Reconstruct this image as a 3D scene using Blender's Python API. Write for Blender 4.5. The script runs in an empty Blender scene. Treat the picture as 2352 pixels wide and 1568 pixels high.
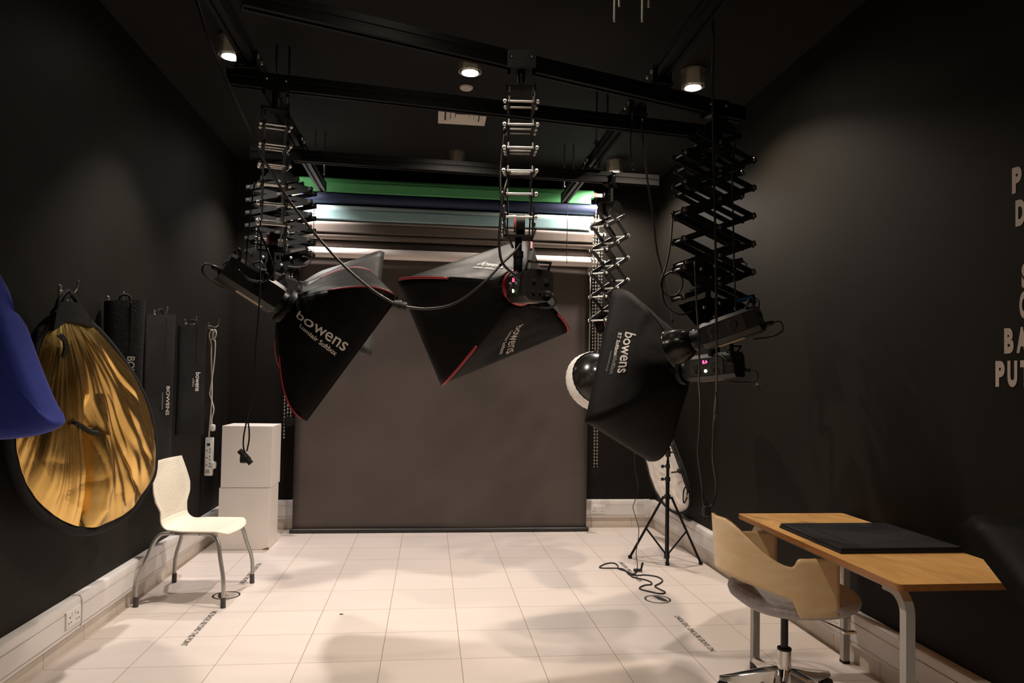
import bpy, bmesh, math, random
from math import sin, cos, pi, radians, sqrt
from mathutils import Vector, Matrix, noise

random.seed(7)
SC = bpy.context.scene
COL = SC.collection
V = Vector

# ------------------------------------------------------------------ camera
F, CX, CY = 1634.67, 1176.0, 822.0
YAW, PIT, ROL, CAMH = -0.114772, -0.029224, 0.017844, 1.42294


def cam_rows():
    X = Matrix(((1, 0, 0), (0, cos(PIT), -sin(PIT)), (0, sin(PIT), cos(PIT))))
    Y = Matrix(((cos(YAW), 0, sin(YAW)), (0, 1, 0), (-sin(YAW), 0, cos(YAW))))
    Z = Matrix(((cos(ROL), -sin(ROL), 0), (sin(ROL), cos(ROL), 0), (0, 0, 1)))
    return Z @ X @ Y


RM = cam_rows()


def q2w(q):
    return V((q[0], q[2], -q[1]))


CAMP = V((0, 0, CAMH))


def at(px, py, x=None, y=None, z=None):
    """the point of the room seen at a photo pixel, on a plane x=, y= or z="""
    d = q2w(RM.transposed() @ V(((px - CX) / F, (py - CY) / F, 1.0)))
    if x is not None:
        t = x / d.x
    elif y is not None:
        t = y / d.y
    else:
        t = (z - CAMH) / d.z
    return CAMP + d * t


cam = bpy.data.cameras.new('camera')
cam.sensor_width = 36
cam.lens = F * 36 / 2352
cam.shift_y = (CY - 784) / 2352
cam.clip_start = 0.02
co = bpy.data.objects.new('camera', cam)
COL.objects.link(co)
r_, u_, b_ = q2w(RM[0]), -q2w(RM[1]), -q2w(RM[2])
co.matrix_world = Matrix(((r_.x, u_.x, b_.x, 0), (r_.y, u_.y, b_.y, 0), (r_.z, u_.z, b_.z, CAMH), (0, 0, 0, 1)))
SC.camera = co

# ------------------------------------------------------------------ materials


def srgb(h):
    h = h.lstrip('#')
    out = []
    for i in (0, 2, 4):
        c = int(h[i:i + 2], 16) / 255
        out.append(c / 12.92 if c <= .04045 else ((c + .055) / 1.055) ** 2.4)
    return tuple(out)


def mat(name, col, rough=.5, metal=0.0, var=.06, scale=8.0, bump=0.0, bscale=60.0, stretch=(1, 1, 1), emit=None, estr=0, trans=0, ior=1.45, sheen=0, coat=0, spec=.5):
    m = bpy.data.materials.new(name)
    m.use_nodes = True
    nt = m.node_tree
    b = nt.nodes['Principled BSDF']
    if isinstance(col, str):
        col = srgb(col)
    b.inputs['Roughness'].default_value = rough
    b.inputs['Metallic'].default_value = metal
    b.inputs['Specular IOR Level'].default_value = spec
    tc = nt.nodes.new('ShaderNodeTexCoord')
    mp = nt.nodes.new('ShaderNodeMapping')
    mp.inputs['Scale'].default_value = stretch
    nt.links.new(tc.outputs['Object'], mp.inputs['Vector'])
    nz = nt.nodes.new('ShaderNodeTexNoise')
    nz.inputs['Scale'].default_value = scale
    nz.inputs['Detail'].default_value = 4
    nt.links.new(mp.outputs['Vector'], nz.inputs['Vector'])
    rp = nt.nodes.new('ShaderNodeValToRGB')
    rp.color_ramp.elements[0].position = .3
    rp.color_ramp.elements[1].position = .7
    rp.color_ramp.elements[0].color = tuple(c * (1 - var) for c in col) + (1,)
    rp.color_ramp.elements[1].color = tuple(min(1, c * (1 + var)) for c in col) + (1,)
    nt.links.new(nz.outputs['Fac'], rp.inputs['Fac'])
    nt.links.new(rp.outputs['Color'], b.inputs['Base Color'])
    if bump:
        n2 = nt.nodes.new('ShaderNodeTexNoise')
        n2.inputs['Scale'].default_value = bscale
        n2.inputs['Detail'].default_value = 3
        nt.links.new(mp.outputs['Vector'], n2.inputs['Vector'])
        bp = nt.nodes.new('ShaderNodeBump')
        bp.inputs['Strength'].default_value = bump
        bp.inputs['Distance'].default_value = .01
        nt.links.new(n2.outputs['Fac'], bp.inputs['Height'])
        nt.links.new(bp.outputs['Normal'], b.inputs['Normal'])
    if emit:
        b.inputs['Emission Color'].default_value = (srgb(emit) if isinstance(emit, str) else emit) + (1,)
        b.inputs['Emission Strength'].default_value = estr
    if trans:
        b.inputs['Transmission Weight'].default_value = trans
        b.inputs['IOR'].default_value = ior
    if sheen:
        b.inputs['Sheen Weight'].default_value = sheen
    if coat:
        b.inputs['Coat Weight'].default_value = coat
    return m


def tile_mat(name, col, grout, w, d, ox, oy, gw, axis='xy'):
    """square tiles with thin joints, laid in room coordinates"""
    m = bpy.data.materials.new(name)
    m.use_nodes = True
    nt = m.node_tree
    b = nt.nodes['Principled BSDF']
    tc = nt.nodes.new('ShaderNodeNewGeometry')
    sp = nt.nodes.new('ShaderNodeSeparateXYZ')
    nt.links.new(tc.outputs['Position'], sp.inputs[0])

    def M(op, a, bb=None):
        n = nt.nodes.new('ShaderNodeMath')
        n.operation = op
        for i, v in enumerate((a, bb)):
            if v is None:
                continue
            if isinstance(v, (int, float)):
                n.inputs[i].default_value = v
            else:
                nt.links.new(v, n.inputs[i])
        return n.outputs[0]

    def joint(out, o, size):
        fr = M('FRACT', M('DIVIDE', M('SUBTRACT', out, o - 20 * size), size))
        e = M('MINIMUM', fr, M('SUBTRACT', 1.0, fr))
        return M('LESS_THAN', e, gw / size / 2), M('FLOOR', M('DIVIDE', M('SUBTRACT', out, o - 20 * size), size))
    jx, ix = joint(sp.outputs[{'x': 0, 'y': 1, 'z': 2}[axis[0]]], ox, w)
    if len(axis) > 1:
        jy, iy = joint(sp.outputs[1], oy, d)
        j = M('MAXIMUM', jx, jy)
        ident = M('ADD', M('MULTIPLY', ix, 7.31), M('MULTIPLY', iy, 3.77))
    else:
        j = jx
        ident = ix
    wn = nt.nodes.new('ShaderNodeTexWhiteNoise')
    wn.noise_dimensions = '1D'
    nt.links.new(ident, wn.inputs['W'])
    nz = nt.nodes.new('ShaderNodeTexNoise')
    nz.inputs['Scale'].default_value = 3
    nz.inputs['Detail'].default_value = 6
    mp = nt.nodes.new('ShaderNodeMapping')
    mp.inputs['Scale'].default_value = (.6, 4, 1)
    nt.links.new(tc.outputs['Position'], mp.inputs['Vector'])
    nt.links.new(mp.outputs['Vector'], nz.inputs['Vector'])
    f = M('ADD', M('MULTIPLY', wn.outputs['Value'], .04), M('MULTIPLY', nz.outputs['Fac'], .1))
    val = M('ADD', f, .92)
    mix = nt.nodes.new('ShaderNodeMix')
    mix.data_type = 'RGBA'
    mix.inputs[6].default_value = srgb(col) + (1,)
    mix.inputs[7].default_value = srgb(grout) + (1,)
    nt.links.new(j, mix.inputs[0])
    mul = nt.nodes.new('ShaderNodeMix')
    mul.data_type = 'RGBA'
    mul.blend_type = 'MULTIPLY'
    mul.inputs[0].default_value = 1
    nt.links.new(mix.outputs[2], mul.inputs[6])
    cb = nt.nodes.new('ShaderNodeCombineColor')
    for i in range(3):
        nt.links.new(val, cb.inputs[i])
    nt.links.new(cb.outputs[0], mul.inputs[7])
    nt.links.new(mul.outputs[2], b.inputs['Base Color'])
    b.inputs['Roughness'].default_value = .42
    b.inputs['Specular IOR Level'].default_value = .35
    return m


def wood_mat(name, c1, c2, stretch, scale=6, rough=.4, coat=.15):
    m = mat(name, c1, rough, coat=coat)
    nt = m.node_tree
    rp = [n for n in nt.nodes if n.type == 'VALTORGB'][0]
    nz = [n for n in nt.nodes if n.type == 'TEX_NOISE'][0]
    mp = [n for n in nt.nodes if n.type == 'MAPPING'][0]
    mp.inputs['Scale'].default_value = stretch
    nz.inputs['Scale'].default_value = scale
    nz.inputs['Detail'].default_value = 8
    nz.inputs['Distortion'].default_value = 1.2
    rp.color_ramp.elements[0].color = srgb(c2) + (1,)
    rp.color_ramp.elements[1].color = srgb(c1) + (1,)
    return m


M = {}
M['wall'] = mat('black_wall_paint', (.0125, .0108, .0085), .60, var=.16, scale=1.6, bump=.05, bscale=140, spec=.12)
M['ceil'] = mat('black_ceiling_paint', (.011, .0100, .0086), .8, var=.12, scale=2, spec=.25)
M['floor'] = tile_mat('cream_floor_tile', '#dfd4cd', '#a08c74', .4, .4, -.6115, 3.658, .0035)
M['skirt'] = tile_mat('cream_skirting_tile', '#dcd2c6', '#8d7d69', .4, 1, -.4115, 0, .0035, 'x')
M['skirt_side'] = tile_mat('cream_skirting_tile_side', '#dcd2c6', '#8d7d69', .4, 1, 3.658, 0, .0035, 'y')
M['trunk'] = mat('white_trunking_plastic', '#e2dcd8', .4, var=.03, scale=5)
M['white_plastic'] = mat('white_plastic', '#e8e4df', .35, var=.02)
M['groove'] = mat('grey_joint_line', '#8f887f', .7)
M['dark_hole'] = mat('black_slot', (.01, .01, .01), .7)
M['black_metal'] = mat('black_coated_metal', (.007, .007, .007), .45, var=.2, scale=12, spec=.22)
M['arm_metal'] = mat('dark_grey_arm_metal', (.011, .011, .0115), .42, var=.15, scale=10)
M['zinc'] = mat('bright_zinc', (.72, .70, .66), .28, 1, var=.12, scale=20)
M['steel'] = mat('brushed_steel', (.60, .59, .57), .3, 1, var=.08, scale=30)
M['chrome'] = mat('polished_chrome', (.82, .80, .78), .09, 1, var=.04)
M['rod'] = mat('pale_threaded_rod', (.50, .52, .47), .5, .6, var=.15, scale=60)
M['glass'] = mat('cloudy_lamp_glass', (.62, .56, .48), .25, var=.05, trans=.86)
M['frost'] = mat('frosted_lamp_core', (.45, .43, .40), .5, var=.03, emit=(1.0, .84, .62), estr=.05)
M['frost_off'] = mat('frosted_lamp_core_unlit', (.82, .80, .77), .5, var=.03)
M['glow'] = mat('warm_lamp_disc', (1, .93, .82), .5, emit=(1.0, .88, .70), estr=60)
M['glowcool'] = mat('cool_lamp_disc', (1, .95, .9), .5, emit=(1.0, .92, .82), estr=45)
M['unlit'] = mat('unlit_lamp_disc', '#b9b3ab', .4)
M['vent'] = mat('white_vent_paint', '#e3d9cd', .5, var=.03)
M['nylon'] = mat('black_softbox_nylon', (.0065, .0061, .0057), .55, var=.2, scale=9, bump=.3, bscale=14, spec=.10)
M['nylon_matte'] = mat('matt_black_softbox_cloth', (.0085, .008, .0076), .72, var=.2, scale=9, bump=.15, bscale=18, spec=.15)
M['nylon_grey'] = mat('greyish_softbox_cloth', (.035, .033, .033), .55, var=.15, scale=9, bump=.15, bscale=16)
M['red'] = mat('red_piping', (.42, .025, .035), .45, var=.1)
M['diffuser'] = mat('white_diffuser_cloth', '#e8e3de', .8, var=.03)
M['print'] = mat('white_print', '#d9d2cb', .6, var=.04)
M['print_dim'] = mat('grey_print', '#8d8883', .6, var=.04)
M['head'] = mat('black_flash_housing', (.016, .0155, .015), .38, var=.12, scale=14, bump=.06, bscale=200)
M['head_panel'] = mat('dark_grey_control_panel', (.036, .032, .032), .4, var=.08)
M['sticker'] = mat('beige_label_sticker', '#a99b86', .6, var=.1, scale=40)
M['led_red'] = mat('red_led_digits', (.6, .02, .08), .5, emit=(1, .05, .16), estr=5)
M['led_green'] = mat('green_lit_button', (.5, .9, .5), .5, emit=(.55, 1, .45), estr=3)
M['rubber'] = mat('black_rubber', (.010, .010, .010), .6, var=.1)
M['rubber_gloss'] = mat('glossy_black_reflector', (.012, .011, .010), .22, var=.1)
M['cable_black'] = mat('black_cable_sheath', (.013, .012, .012), .4, var=.1)
M['cable_white'] = mat('white_cable_sheath', '#dcd2c4', .45, var=.03)
M['green'] = mat('green_paper', (.13, .52, .19), .7, var=.04)
M['navy'] = mat('navy_paper', (.022, .034, .085), .7, var=.08)
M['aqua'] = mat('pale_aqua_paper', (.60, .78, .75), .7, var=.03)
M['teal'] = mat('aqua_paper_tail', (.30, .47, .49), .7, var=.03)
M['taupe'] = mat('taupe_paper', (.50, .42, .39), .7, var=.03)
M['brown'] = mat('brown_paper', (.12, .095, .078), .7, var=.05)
M['black_paper'] = mat('black_background_paper', (.080, .062, .054), .58, var=.10, scale=2.5, bump=.05, bscale=3)
M['paper_bar'] = mat('black_tube_bar', (.02, .018, .018), .4, var=.1)
M['white_paper'] = mat('white_paper', '#efe4dd', .7, var=.02)
M['kraft'] = mat('cardboard_core', '#8d7358', .8)
M['bead'] = mat('clear_bead_plastic', (.30, .27, .24), .2, var=.1, coat=.3)
M['gold'] = mat('gold_lame_cloth', (.74, .48, .155), .27, 1, var=.15, scale=5, bump=.22, bscale=22, stretch=(1, 1, .3))
M['blackcloth'] = mat('black_woven_cloth', (.010, .0095, .0092), .8, var=.25, scale=20, bump=.2, bscale=90, spec=.3)
M['reflwhite'] = mat('white_reflector_cloth', '#e6ddd4', .75, var=.02)
M['blue'] = mat('royal_blue_cloth', (.028, .048, .38), .75, var=.12, scale=30, bump=.08, bscale=240, sheen=.15)
M['plinth'] = mat('white_painted_board', '#efe6de', .55, var=.025, scale=4)
M['chip'] = mat('bare_brown_board', '#8a6238', .8)
M['chair_shell'] = mat('ivory_chair_plastic', '#ece3d3', .42, var=.015)
M['chair_leg'] = mat('silver_painted_tube', (.45, .44, .42), .35, .7, var=.05)
M['foot'] = mat('dark_grey_rubber_foot', (.06, .058, .055), .6)
M['birch'] = wood_mat('birch_veneer', '#ecd3aa', '#dfbd8b', (1.2, 1.2, 5), 3)
M['birch_edge'] = wood_mat('birch_edge', '#d9a878', '#b88253', (3, 3, 30), 6)
M['felt'] = mat('grey_wool_felt', (.42, .385, .39), .95, var=.16, scale=55, bump=.3, bscale=160, sheen=.3)
M['beech'] = wood_mat('beech_desk_top', '#f3bf78', '#e0a257', (14, 1.2, 4), 5, rough=.45, coat=.1)
M['beech_edge'] = wood_mat('beech_edge_band', '#a8713a', '#825024', (8, 1, 60), 5, rough=.5)
M['grey_tube'] = mat('grey_painted_steel', '#aaa6a0', .45, var=.03)
M['board'] = mat('black_foam_board', (.020, .018, .0205), .8, var=.1, scale=30, spec=.3)
M['decal'] = mat('black_floor_vinyl', (.02, .018, .015), .6)
M['letter'] = mat('white_wall_vinyl', '#cdc0b7', .6, var=.03)
M['card_blue'] = mat('dark_blue_card', (.02, .03, .06), .5)
M['brass'] = mat('tan_strap_end', '#a87a44', .6)
M['tag_blue'] = mat('blue_printed_tag', (.05, .22, .55), .4)
M['tag_grey'] = mat('grey_printed_tag', '#4b4742', .4)

# ------------------------------------------------------------------ mesh helpers


def wmat(o):
    if o is None:
        return Matrix.Identity(4)
    return wmat(o.parent) @ o.matrix_parent_inverse @ o.matrix_basis


def link(name, me, m, parent=None, smooth=False, local=False):
    o = bpy.data.objects.new(name, me)
    COL.objects.link(o)
    if m is not None:
        for mm in (m if isinstance(m, (list, tuple)) else [m]):
            me.materials.append(mm)
    if parent is not None:
        o.parent = parent
        if not local:
            o.matrix_parent_inverse = wmat(parent).inverted()
    if smooth:
        for p in me.polygons:
            p.use_smooth = True
    return o


def obj(name, bm, m, parent=None, smooth=False, local=False, label=None, sharp=None):
    bmesh.ops.recalc_face_normals(bm, faces=bm.faces)
    me = bpy.data.meshes.new(name)
    bm.to_mesh(me)
    bm.free()
    o = link(name, me, m, parent, smooth or sharp is not None, local)
    if sharp is not None:
        me.set_sharp_from_angle(angle=radians(sharp))
    if label:
        o['label'] = label
    return o


def thing(name, label, cat, loc=(0, 0, 0), group=None, rot=None):
    o = bpy.data.objects.new(name, None)
    COL.objects.link(o)
    o.empty_display_size = .05
    o.location = loc
    if rot is not None:
        o.rotation_euler = rot
    return tag(o, label, cat, group)


def tag(o, label, cat, group=None):
    o['label'] = label
    o['category'] = cat
    if group:
        o['group'] = group
    return o


def struct(o):
    o['kind'] = 'structure'
    return o


def nb():
    return bmesh.new()


def box(bm, lo, hi, bev=0, mtx=None, seg=1, mi=0):
    lo, hi = V(lo), V(hi)
    r = bmesh.ops.create_cube(bm, size=1)
    vs = r['verts']
    for v in vs:
        v.co = V(((lo.x + hi.x) / 2 + v.co.x * (hi.x - lo.x), (lo.y + hi.y) / 2 + v.co.y * (hi.y - lo.y), (lo.z + hi.z) / 2 + v.co.z * (hi.z - lo.z)))
    if bev:
        es = list({e for v in vs for e in v.link_edges})
        rr = bmesh.ops.bevel(bm, geom=es, offset=bev, segments=seg, profile=.5, affect='EDGES')
        vs = list({v for f in rr['faces'] for v in f.verts} | {v for v in vs if v.is_valid})
    if mtx is not None:
        for v in vs:
            v.co = mtx @ v.co
    if mi:
        for f in {f for v in vs for f in v.link_faces}:
            f.material_index = mi
    return vs


def frame(p, q, up=None):
    """matrix whose z runs from p to q"""
    p, q = V(p), V(q)
    z = (q - p).normalized()
    up = V(up) if up is not None else (V((0, 0, 1)) if abs(z.z) < .95 else V((1, 0, 0)))
    x = up.cross(z).normalized()
    y = z.cross(x)
    return Matrix(((x.x, y.x, z.x, p.x), (x.y, y.y, z.y, p.y), (x.z, y.z, z.z, p.z), (0, 0, 0, 1)))


def cyl(bm, p, q, r, r2=None, n=16, cap=True):
    p, q = V(p), V(q)
    L = (q - p).length
    m = frame(p, q) @ Matrix.Translation((0, 0, L / 2))
    bmesh.ops.create_cone(bm, cap_ends=cap, segments=n, radius1=r, radius2=r if r2 is None else r2, depth=L, matrix=m)


def bar(bm, p, q, w, t, up=None, bev=0):
    """flat bar from p to q, w along up, t across"""
    p, q = V(p), V(q)
    L = (q - p).length
    m = frame(p, q, up)
    box(bm, (-t / 2, -w / 2, 0), (t / 2, w / 2, L), bev, m)


def sphere(bm, c, r, n=12, sc=(1, 1, 1)):
    bmesh.ops.create_uvsphere(bm, u_segments=n, v_segments=max(6, n // 2), radius=r, matrix=Matrix.Translation(V(c)) @ Matrix.Diagonal((*sc, 1)))


def smooth_path(pts, sub=8, closed=False):
    pts = [V(p) for p in pts]
    n = len(pts)
    if n < 3:
        return pts
    out = []
    rng = n if closed else n - 1
    for i in range(rng):
        if closed:
            a, b, c, d = pts[(i - 1) % n], pts[i], pts[(i + 1) % n], pts[(i + 2) % n]
        else:
            a, b, c, d = pts[max(i - 1, 0)], pts[i], pts[i + 1], pts[min(i + 2, n - 1)]
        for k in range(sub):
            t = k / sub
            out.append(.5 * ((2 * b) + (c - a) * t + (2 * a - 5 * b + 4 * c - d) * t * t + (3 * b - a - 3 * c + d) * t ** 3))
    if not closed:
        out.append(pts[-1])
    return out


def tube(bm, pts, r, n=8, closed=False, sub=8, smooth=True, cap=True, scale=None):
    P = smooth_path(pts, sub, closed) if smooth else [V(p) for p in pts]
    m = len(P)
    rings = []
    prev = None
    for i, p in enumerate(P):
        a = P[(i - 1) % m] if (closed or i > 0) else p
        b = P[(i + 1) % m] if (closed or i < m - 1) else p
        t = (b - a)
        t = t.normalized() if t.length > 1e-9 else V((0, 0, 1))
        if prev is None:
            ref = V((0, 0, 1)) if abs(t.z) < .9 else V((1, 0, 0))
            x = ref.cross(t).normalized()
        else:
            x = (prev - t * prev.dot(t)).normalized()
        prev = x
        y = t.cross(x)
        rr = r if not callable(r) else r(i / max(1, m - 1))
        rings.append([bm.verts.new(p + (x * cos(2 * pi * k / n) + y * sin(2 * pi * k / n)) * rr) for k in range(n)])
    for i in range(m if closed else m - 1):
        A, B = rings[i], rings[(i + 1) % m]
        for k in range(n):
            bm.faces.new((A[k], A[(k + 1) % n], B[(k + 1) % n], B[k]))
    if cap and not closed:
        bm.faces.new(rings[0][::-1])
        bm.faces.new(rings[-1])


def lathe(bm, prof, n=32, mtx=None, cap=False):
    """profile of (radius, z)"""
    rings = []
    for r, z in prof:
        rings.append([bm.verts.new(V((r * cos(2 * pi * k / n), r * sin(2 * pi * k / n), z))) for k in range(n)])
    for A, B in zip(rings, rings[1:]):
        for k in range(n):
            bm.faces.new((A[k], A[(k + 1) % n], B[(k + 1) % n], B[k]))
    if cap:
        bm.faces.new(rings[0])
        bm.faces.new(rings[-1])
    if mtx is not None:
        for R in rings:
            for v in R:
                v.co = mtx @ v.co
    return rings


def grid(bm, fn, nu, nv, skip=None):
    vs = [[bm.verts.new(fn(i / nu, j / nv)) for j in range(nv + 1)] for i in range(nu + 1)]
    for i in range(nu):
        for j in range(nv):
            if skip and skip(i, j):
                continue
            bm.faces.new((vs[i][j], vs[i + 1][j], vs[i + 1][j + 1], vs[i][j + 1]))
    return vs


def prism(bm, pts, off):
    """polygon extruded by off"""
    a = [bm.verts.new(V(p)) for p in pts]
    b = [bm.verts.new(V(p) + V(off)) for p in pts]
    bm.faces.new(a)
    bm.faces.new(b[::-1])
    n = len(a)
    for i in range(n):
        bm.faces.new((a[i], b[i], b[(i + 1) % n], a[(i + 1) % n]))


def solid(o, t, off=-1):
    md = o.modifiers.new('solid', 'SOLIDIFY')
    md.thickness = t
    md.offset = off
    return o


def text_geo(s, size, xs=1.0, bold=0.0, spacing=1.0):
    cu = bpy.data.curves.new('lettering', 'FONT')
    cu.body = s
    cu.size = size
    cu.offset = bold
    cu.space_character = spacing
    cu.resolution_u = 6
    cu.align_x = 'CENTER'
    cu.align_y = 'CENTER'
    o = bpy.data.objects.new('lettering', cu)
    COL.objects.link(o)
    bpy.context.view_layer.update()
    me = o.to_mesh()
    vs = [(v.co.x * xs, v.co.y) for v in me.vertices]
    fs = [tuple(p.vertices) for p in me.polygons]
    o.to_mesh_clear()
    bpy.data.objects.remove(o)
    bpy.data.curves.remove(cu)
    return vs, fs


def text(name, s, size, fn, m, parent=None, xs=1.0, bold=0.0, spacing=1.0, du=0, dv=0):
    vs, fs = text_geo(s, size, xs, bold, spacing)
    me = bpy.data.meshes.new(name)
    me.from_pydata([tuple(fn(u + du, v + dv)) for u, v in vs], [], fs)
    me.update()
    return link(name, me, m, parent)


def planar(c, dirv, up):
    c, d, u = V(c), V(dirv).normalized(), V(up).normalized()
    return lambda a, b: c + d * a + u * b


# ------------------------------------------------------------------ room
WL, WR, WB, WF, HC = -1.81, 2.21, 6.82, -1.4, 3.42


def slab(name, lo, hi, m):
    bm = nb()
    box(bm, lo, hi)
    return struct(obj(name, bm, m))


slab('floor', (WL - .1, WF - .1, -.1), (WR + .1, WB + .1, 0), M['floor'])
slab('ceiling', (WL - .1, WF - .1, HC), (WR + .1, WB + .1, HC + .1), M['ceil'])
slab('wall_left', (WL - .1, WF - .1, 0), (WL, WB + .1, HC), M['wall'])
slab('wall_right', (WR, WF - .1, 0), (WR + .1, WB + .1, HC), M['wall'])
slab('wall_back', (WL, WB, 0), (WR, WB + .1, HC), M['wall'])
slab('wall_front', (WL, WF - .1, 0), (WR, WF, HC), M['wall'])
SK = .1
slab('baseboard_left', (WL, WF, 0), (WL + .013, WB, SK), M['skirt_side'])
slab('baseboard_right', (WR - .013, WF, 0), (WR, WB, SK), M['skirt_side'])
slab('baseboard_back', (WL + .013, WB - .013, 0), (WR - .013, WB, SK), M['skirt'])


def trunking(name, p, q, nrm):
    """white cable trunking: rounded profile swept from p to q, nrm points into the room"""
    p, q, n = V(p), V(q), V(nrm)
    prof = [(0, 0), (.044, 0), (.050, .006), (.050, .022), (.053, .026), (.053, .118), (.050, .122), (.050, .150), (.046, .162), (.036, .168), (0, .168)]
    bm = nb()
    A = [bm.verts.new(p + n * a + V((0, 0, b))) for a, b in prof]
    B = [bm.verts.new(q + n * a + V((0, 0, b))) for a, b in prof]
    bm.faces.new(A)
    bm.faces.new(B[::-1])
    k = len(A)
    for i in range(k):
        bm.faces.new((A[i], B[i], B[(i + 1) % k], A[(i + 1) % k]))
    o = struct(obj(name, bm, M['trunk'], sharp=35))
    # lid joint lines
    d = (q - p).normalized()
    bm = nb()
    for z in (.024, .120):
        bar(bm, p + n * .0525 + V((0, 0, z)), q + n * .0525 + V((0, 0, z)), .0014, .002)
    g = obj('lid_joint', bm, M['groove'], o)
    return o


trunking('trim_1', (WL, WF, .1), (WL, WB, .1), (1, 0, 0))
trunking('trim_2', (WR, WF, .1), (WR, WB, .1), (-1, 0, 0))
trunking('trim_3', (WL + .053, WB, .1), (WR - .053, WB, .1), (0, -1, 0))
bm = nb()
box(bm, (WR - .056 - .05, WB - .057, .098), (WR, WB, .271), .008, seg=2)
box(bm, (WR - .057, WB - .12, .098), (WR, WB, .271), .008, seg=2)
struct(obj('trim_4', bm, M['trunk'], sharp=40))


def socket(label, c, along, n, w=.147, h=.086, group='double sockets on the white trunking'):
    """UK double switched socket"""
    c, a, n = V(c), V(along), V(n)
    up = V((0, 0, 1))
    t = thing('power_socket', label, 'socket', c, group)
    fr = Matrix(((a.x, up.x, n.x, c.x), (a.y, up.y, n.y, c.y), (a.z, up.z, n.z, c.z), (0, 0, 0, 1)))
    bm = nb()
    box(bm, (-w / 2, -h / 2, -.004), (w / 2, h / 2, .008), .003, fr, 2)
    obj('faceplate', bm, M['white_plastic'], t, sharp=40)
    for s in (-1, 1):
        bm = nb()
        box(bm, (s * .017 - .008, .010, .006), (s * .017 + .008, .032, .012), .002, fr)
        obj('rocker_switch', bm, M['white_plastic'], t)
        bm = nb()
        cx = s * .040
        box(bm, (cx - .0035, .004, .006), (cx + .0035, .014, .0086), 0, fr)
        for q in (-1, 1):
            box(bm, (cx + q * .011 - .004, -.020, .006), (cx + q * .011 + .004, -.014, .0086), 0, fr)
        obj('pin_holes', bm, M['dark_hole'], t)
    return t


socket('white double socket on left trunking, nearest the gold reflector', (WL + .053, 3.84, .188), (0, 1, 0), (1, 0, 0))
bm = nb()
tube(bm, [(WL + .002, 3.935, .270), (WL + .045, 3.935, .268), (WL + .056, 3.935, .245), (WL + .056, 3.935, .125), (WL + .045, 3.935, .103), (WL + .002, 3.935, .101)], .004, 6, smooth=False)
struct(obj('trim_5', bm, M['trunk']))
socket('white double socket on back wall right of black backdrop', (1.643, WB - .053, .180), (1, 0, 0), (0, -1, 0))
socket('white double socket on right trunking behind birch chair back', (WR - .053, 5.08, .190), (0, 1, 0), (-1, 0, 0))
socket('white double socket on right trunking, seen under the desk', (WR - .053, 3.52, .190), (0, 1, 0), (-1, 0, 0))

# ------------------------------------------------------------------ ceiling fittings


def ceiling_light(label, x, y, lit, cool=False):
    t = thing('ceiling_light', label, 'ceiling light', (x, y, HC), 'round glass downlights on black ceiling')
    T = Matrix.Translation((x, y, 0))
    bm = nb()
    lathe(bm, [(.03, HC), (.075, HC), (.075, HC - .012), (.03, HC - .012)], 32, T)
    obj('base_plate', bm, M['steel'], t, sharp=40)
    bm = nb()
    lathe(bm, [(.072, HC - .012), (.072, HC - .118), (.068, HC - .118), (.068, HC - .012), (.072, HC - .012)], 40, T)
    obj('glass_sleeve', bm, M['glass'], t, sharp=40)
    bm = nb()
    lathe(bm, [(.038, HC - .012), (.042, HC - .06), (.050, HC - .116), (.051, HC - .122), (.046, HC - .122)], 32, T)
    obj('lamp_body', bm, M['frost'] if lit else M['frost_off'], t, sharp=40)
    bm = nb()
    lathe(bm, [(.001, HC - .1235), (.0505, HC - .1235)], 32, T)
    obj('lamp_disc', bm, (M['glowcool'] if cool else M['glow']) if lit else M['unlit'], t)
    return t


LY1, LY2, LY0, LYN = 4.33, 6.24, 2.36, .42
LAMPS = [
    (-1.21, LY1, 'lit glass downlight at front left, above gold reflector', True),
    (.208, LY1, 'lit glass downlight in middle, beside white smoke detector', True),
    (1.63, LY1, 'lit glass downlight at front right, above right pantograph', True),
    (1.62, LY2, 'small lit glass downlight at back right, above narrow pantograph', True),
    (.20, LY2, 'unlit glass downlight partly behind the rear cross rail', False),
    (-1.215, LY2, 'lit downlight at back left, behind the left pantograph', True),
    (.208, LY0, 'glass downlight on ceiling nearer than the front cross rail', True),
    (.208, LYN, 'glass downlight on the ceiling close to the front wall', True)]
for x, y, lab, lit in LAMPS:
    ceiling_light(lab, x, y, lit, cool=(x < -1))


def spot(x, y, power, col, angle=150, blend=.9, tilt=(0, 0)):
    l = bpy.data.lights.new('lamp_beam', 'SPOT')
    l.energy = power
    l.color = col
    l.spot_size = radians(angle)
    l.spot_blend = blend
    l.shadow_soft_size = .045
    o = bpy.data.objects.new('lamp_beam', l)
    COL.objects.link(o)
    o.location = (x, y, HC - .135)
    o.rotation_euler = (tilt[0], tilt[1], 0)
    o['kind'] = 'structure'
    return o


WARM = (1.0, .80, .58)
COOLW = (1.0, .87, .74)
spot(-1.21, LY1, 175, (1.0, .92, .82), 94, .7)
spot(.208, LY1, 165, (1.0, .87, .75), 122, .7)
spot(1.63, LY1, 130, (1.0, .83, .66), 140, .7)
spot(1.62, LY2, 160, (1.0, .88, .78), 158, .6)
spot(-1.215, LY2, 175, (1.0, .90, .86), 118, .8)
spot(.208, LY0, 120, (1.0, .84, .68), 96, .7)
spot(.208, LYN, 130, (1.0, .85, .70), 112, .8)

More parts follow.
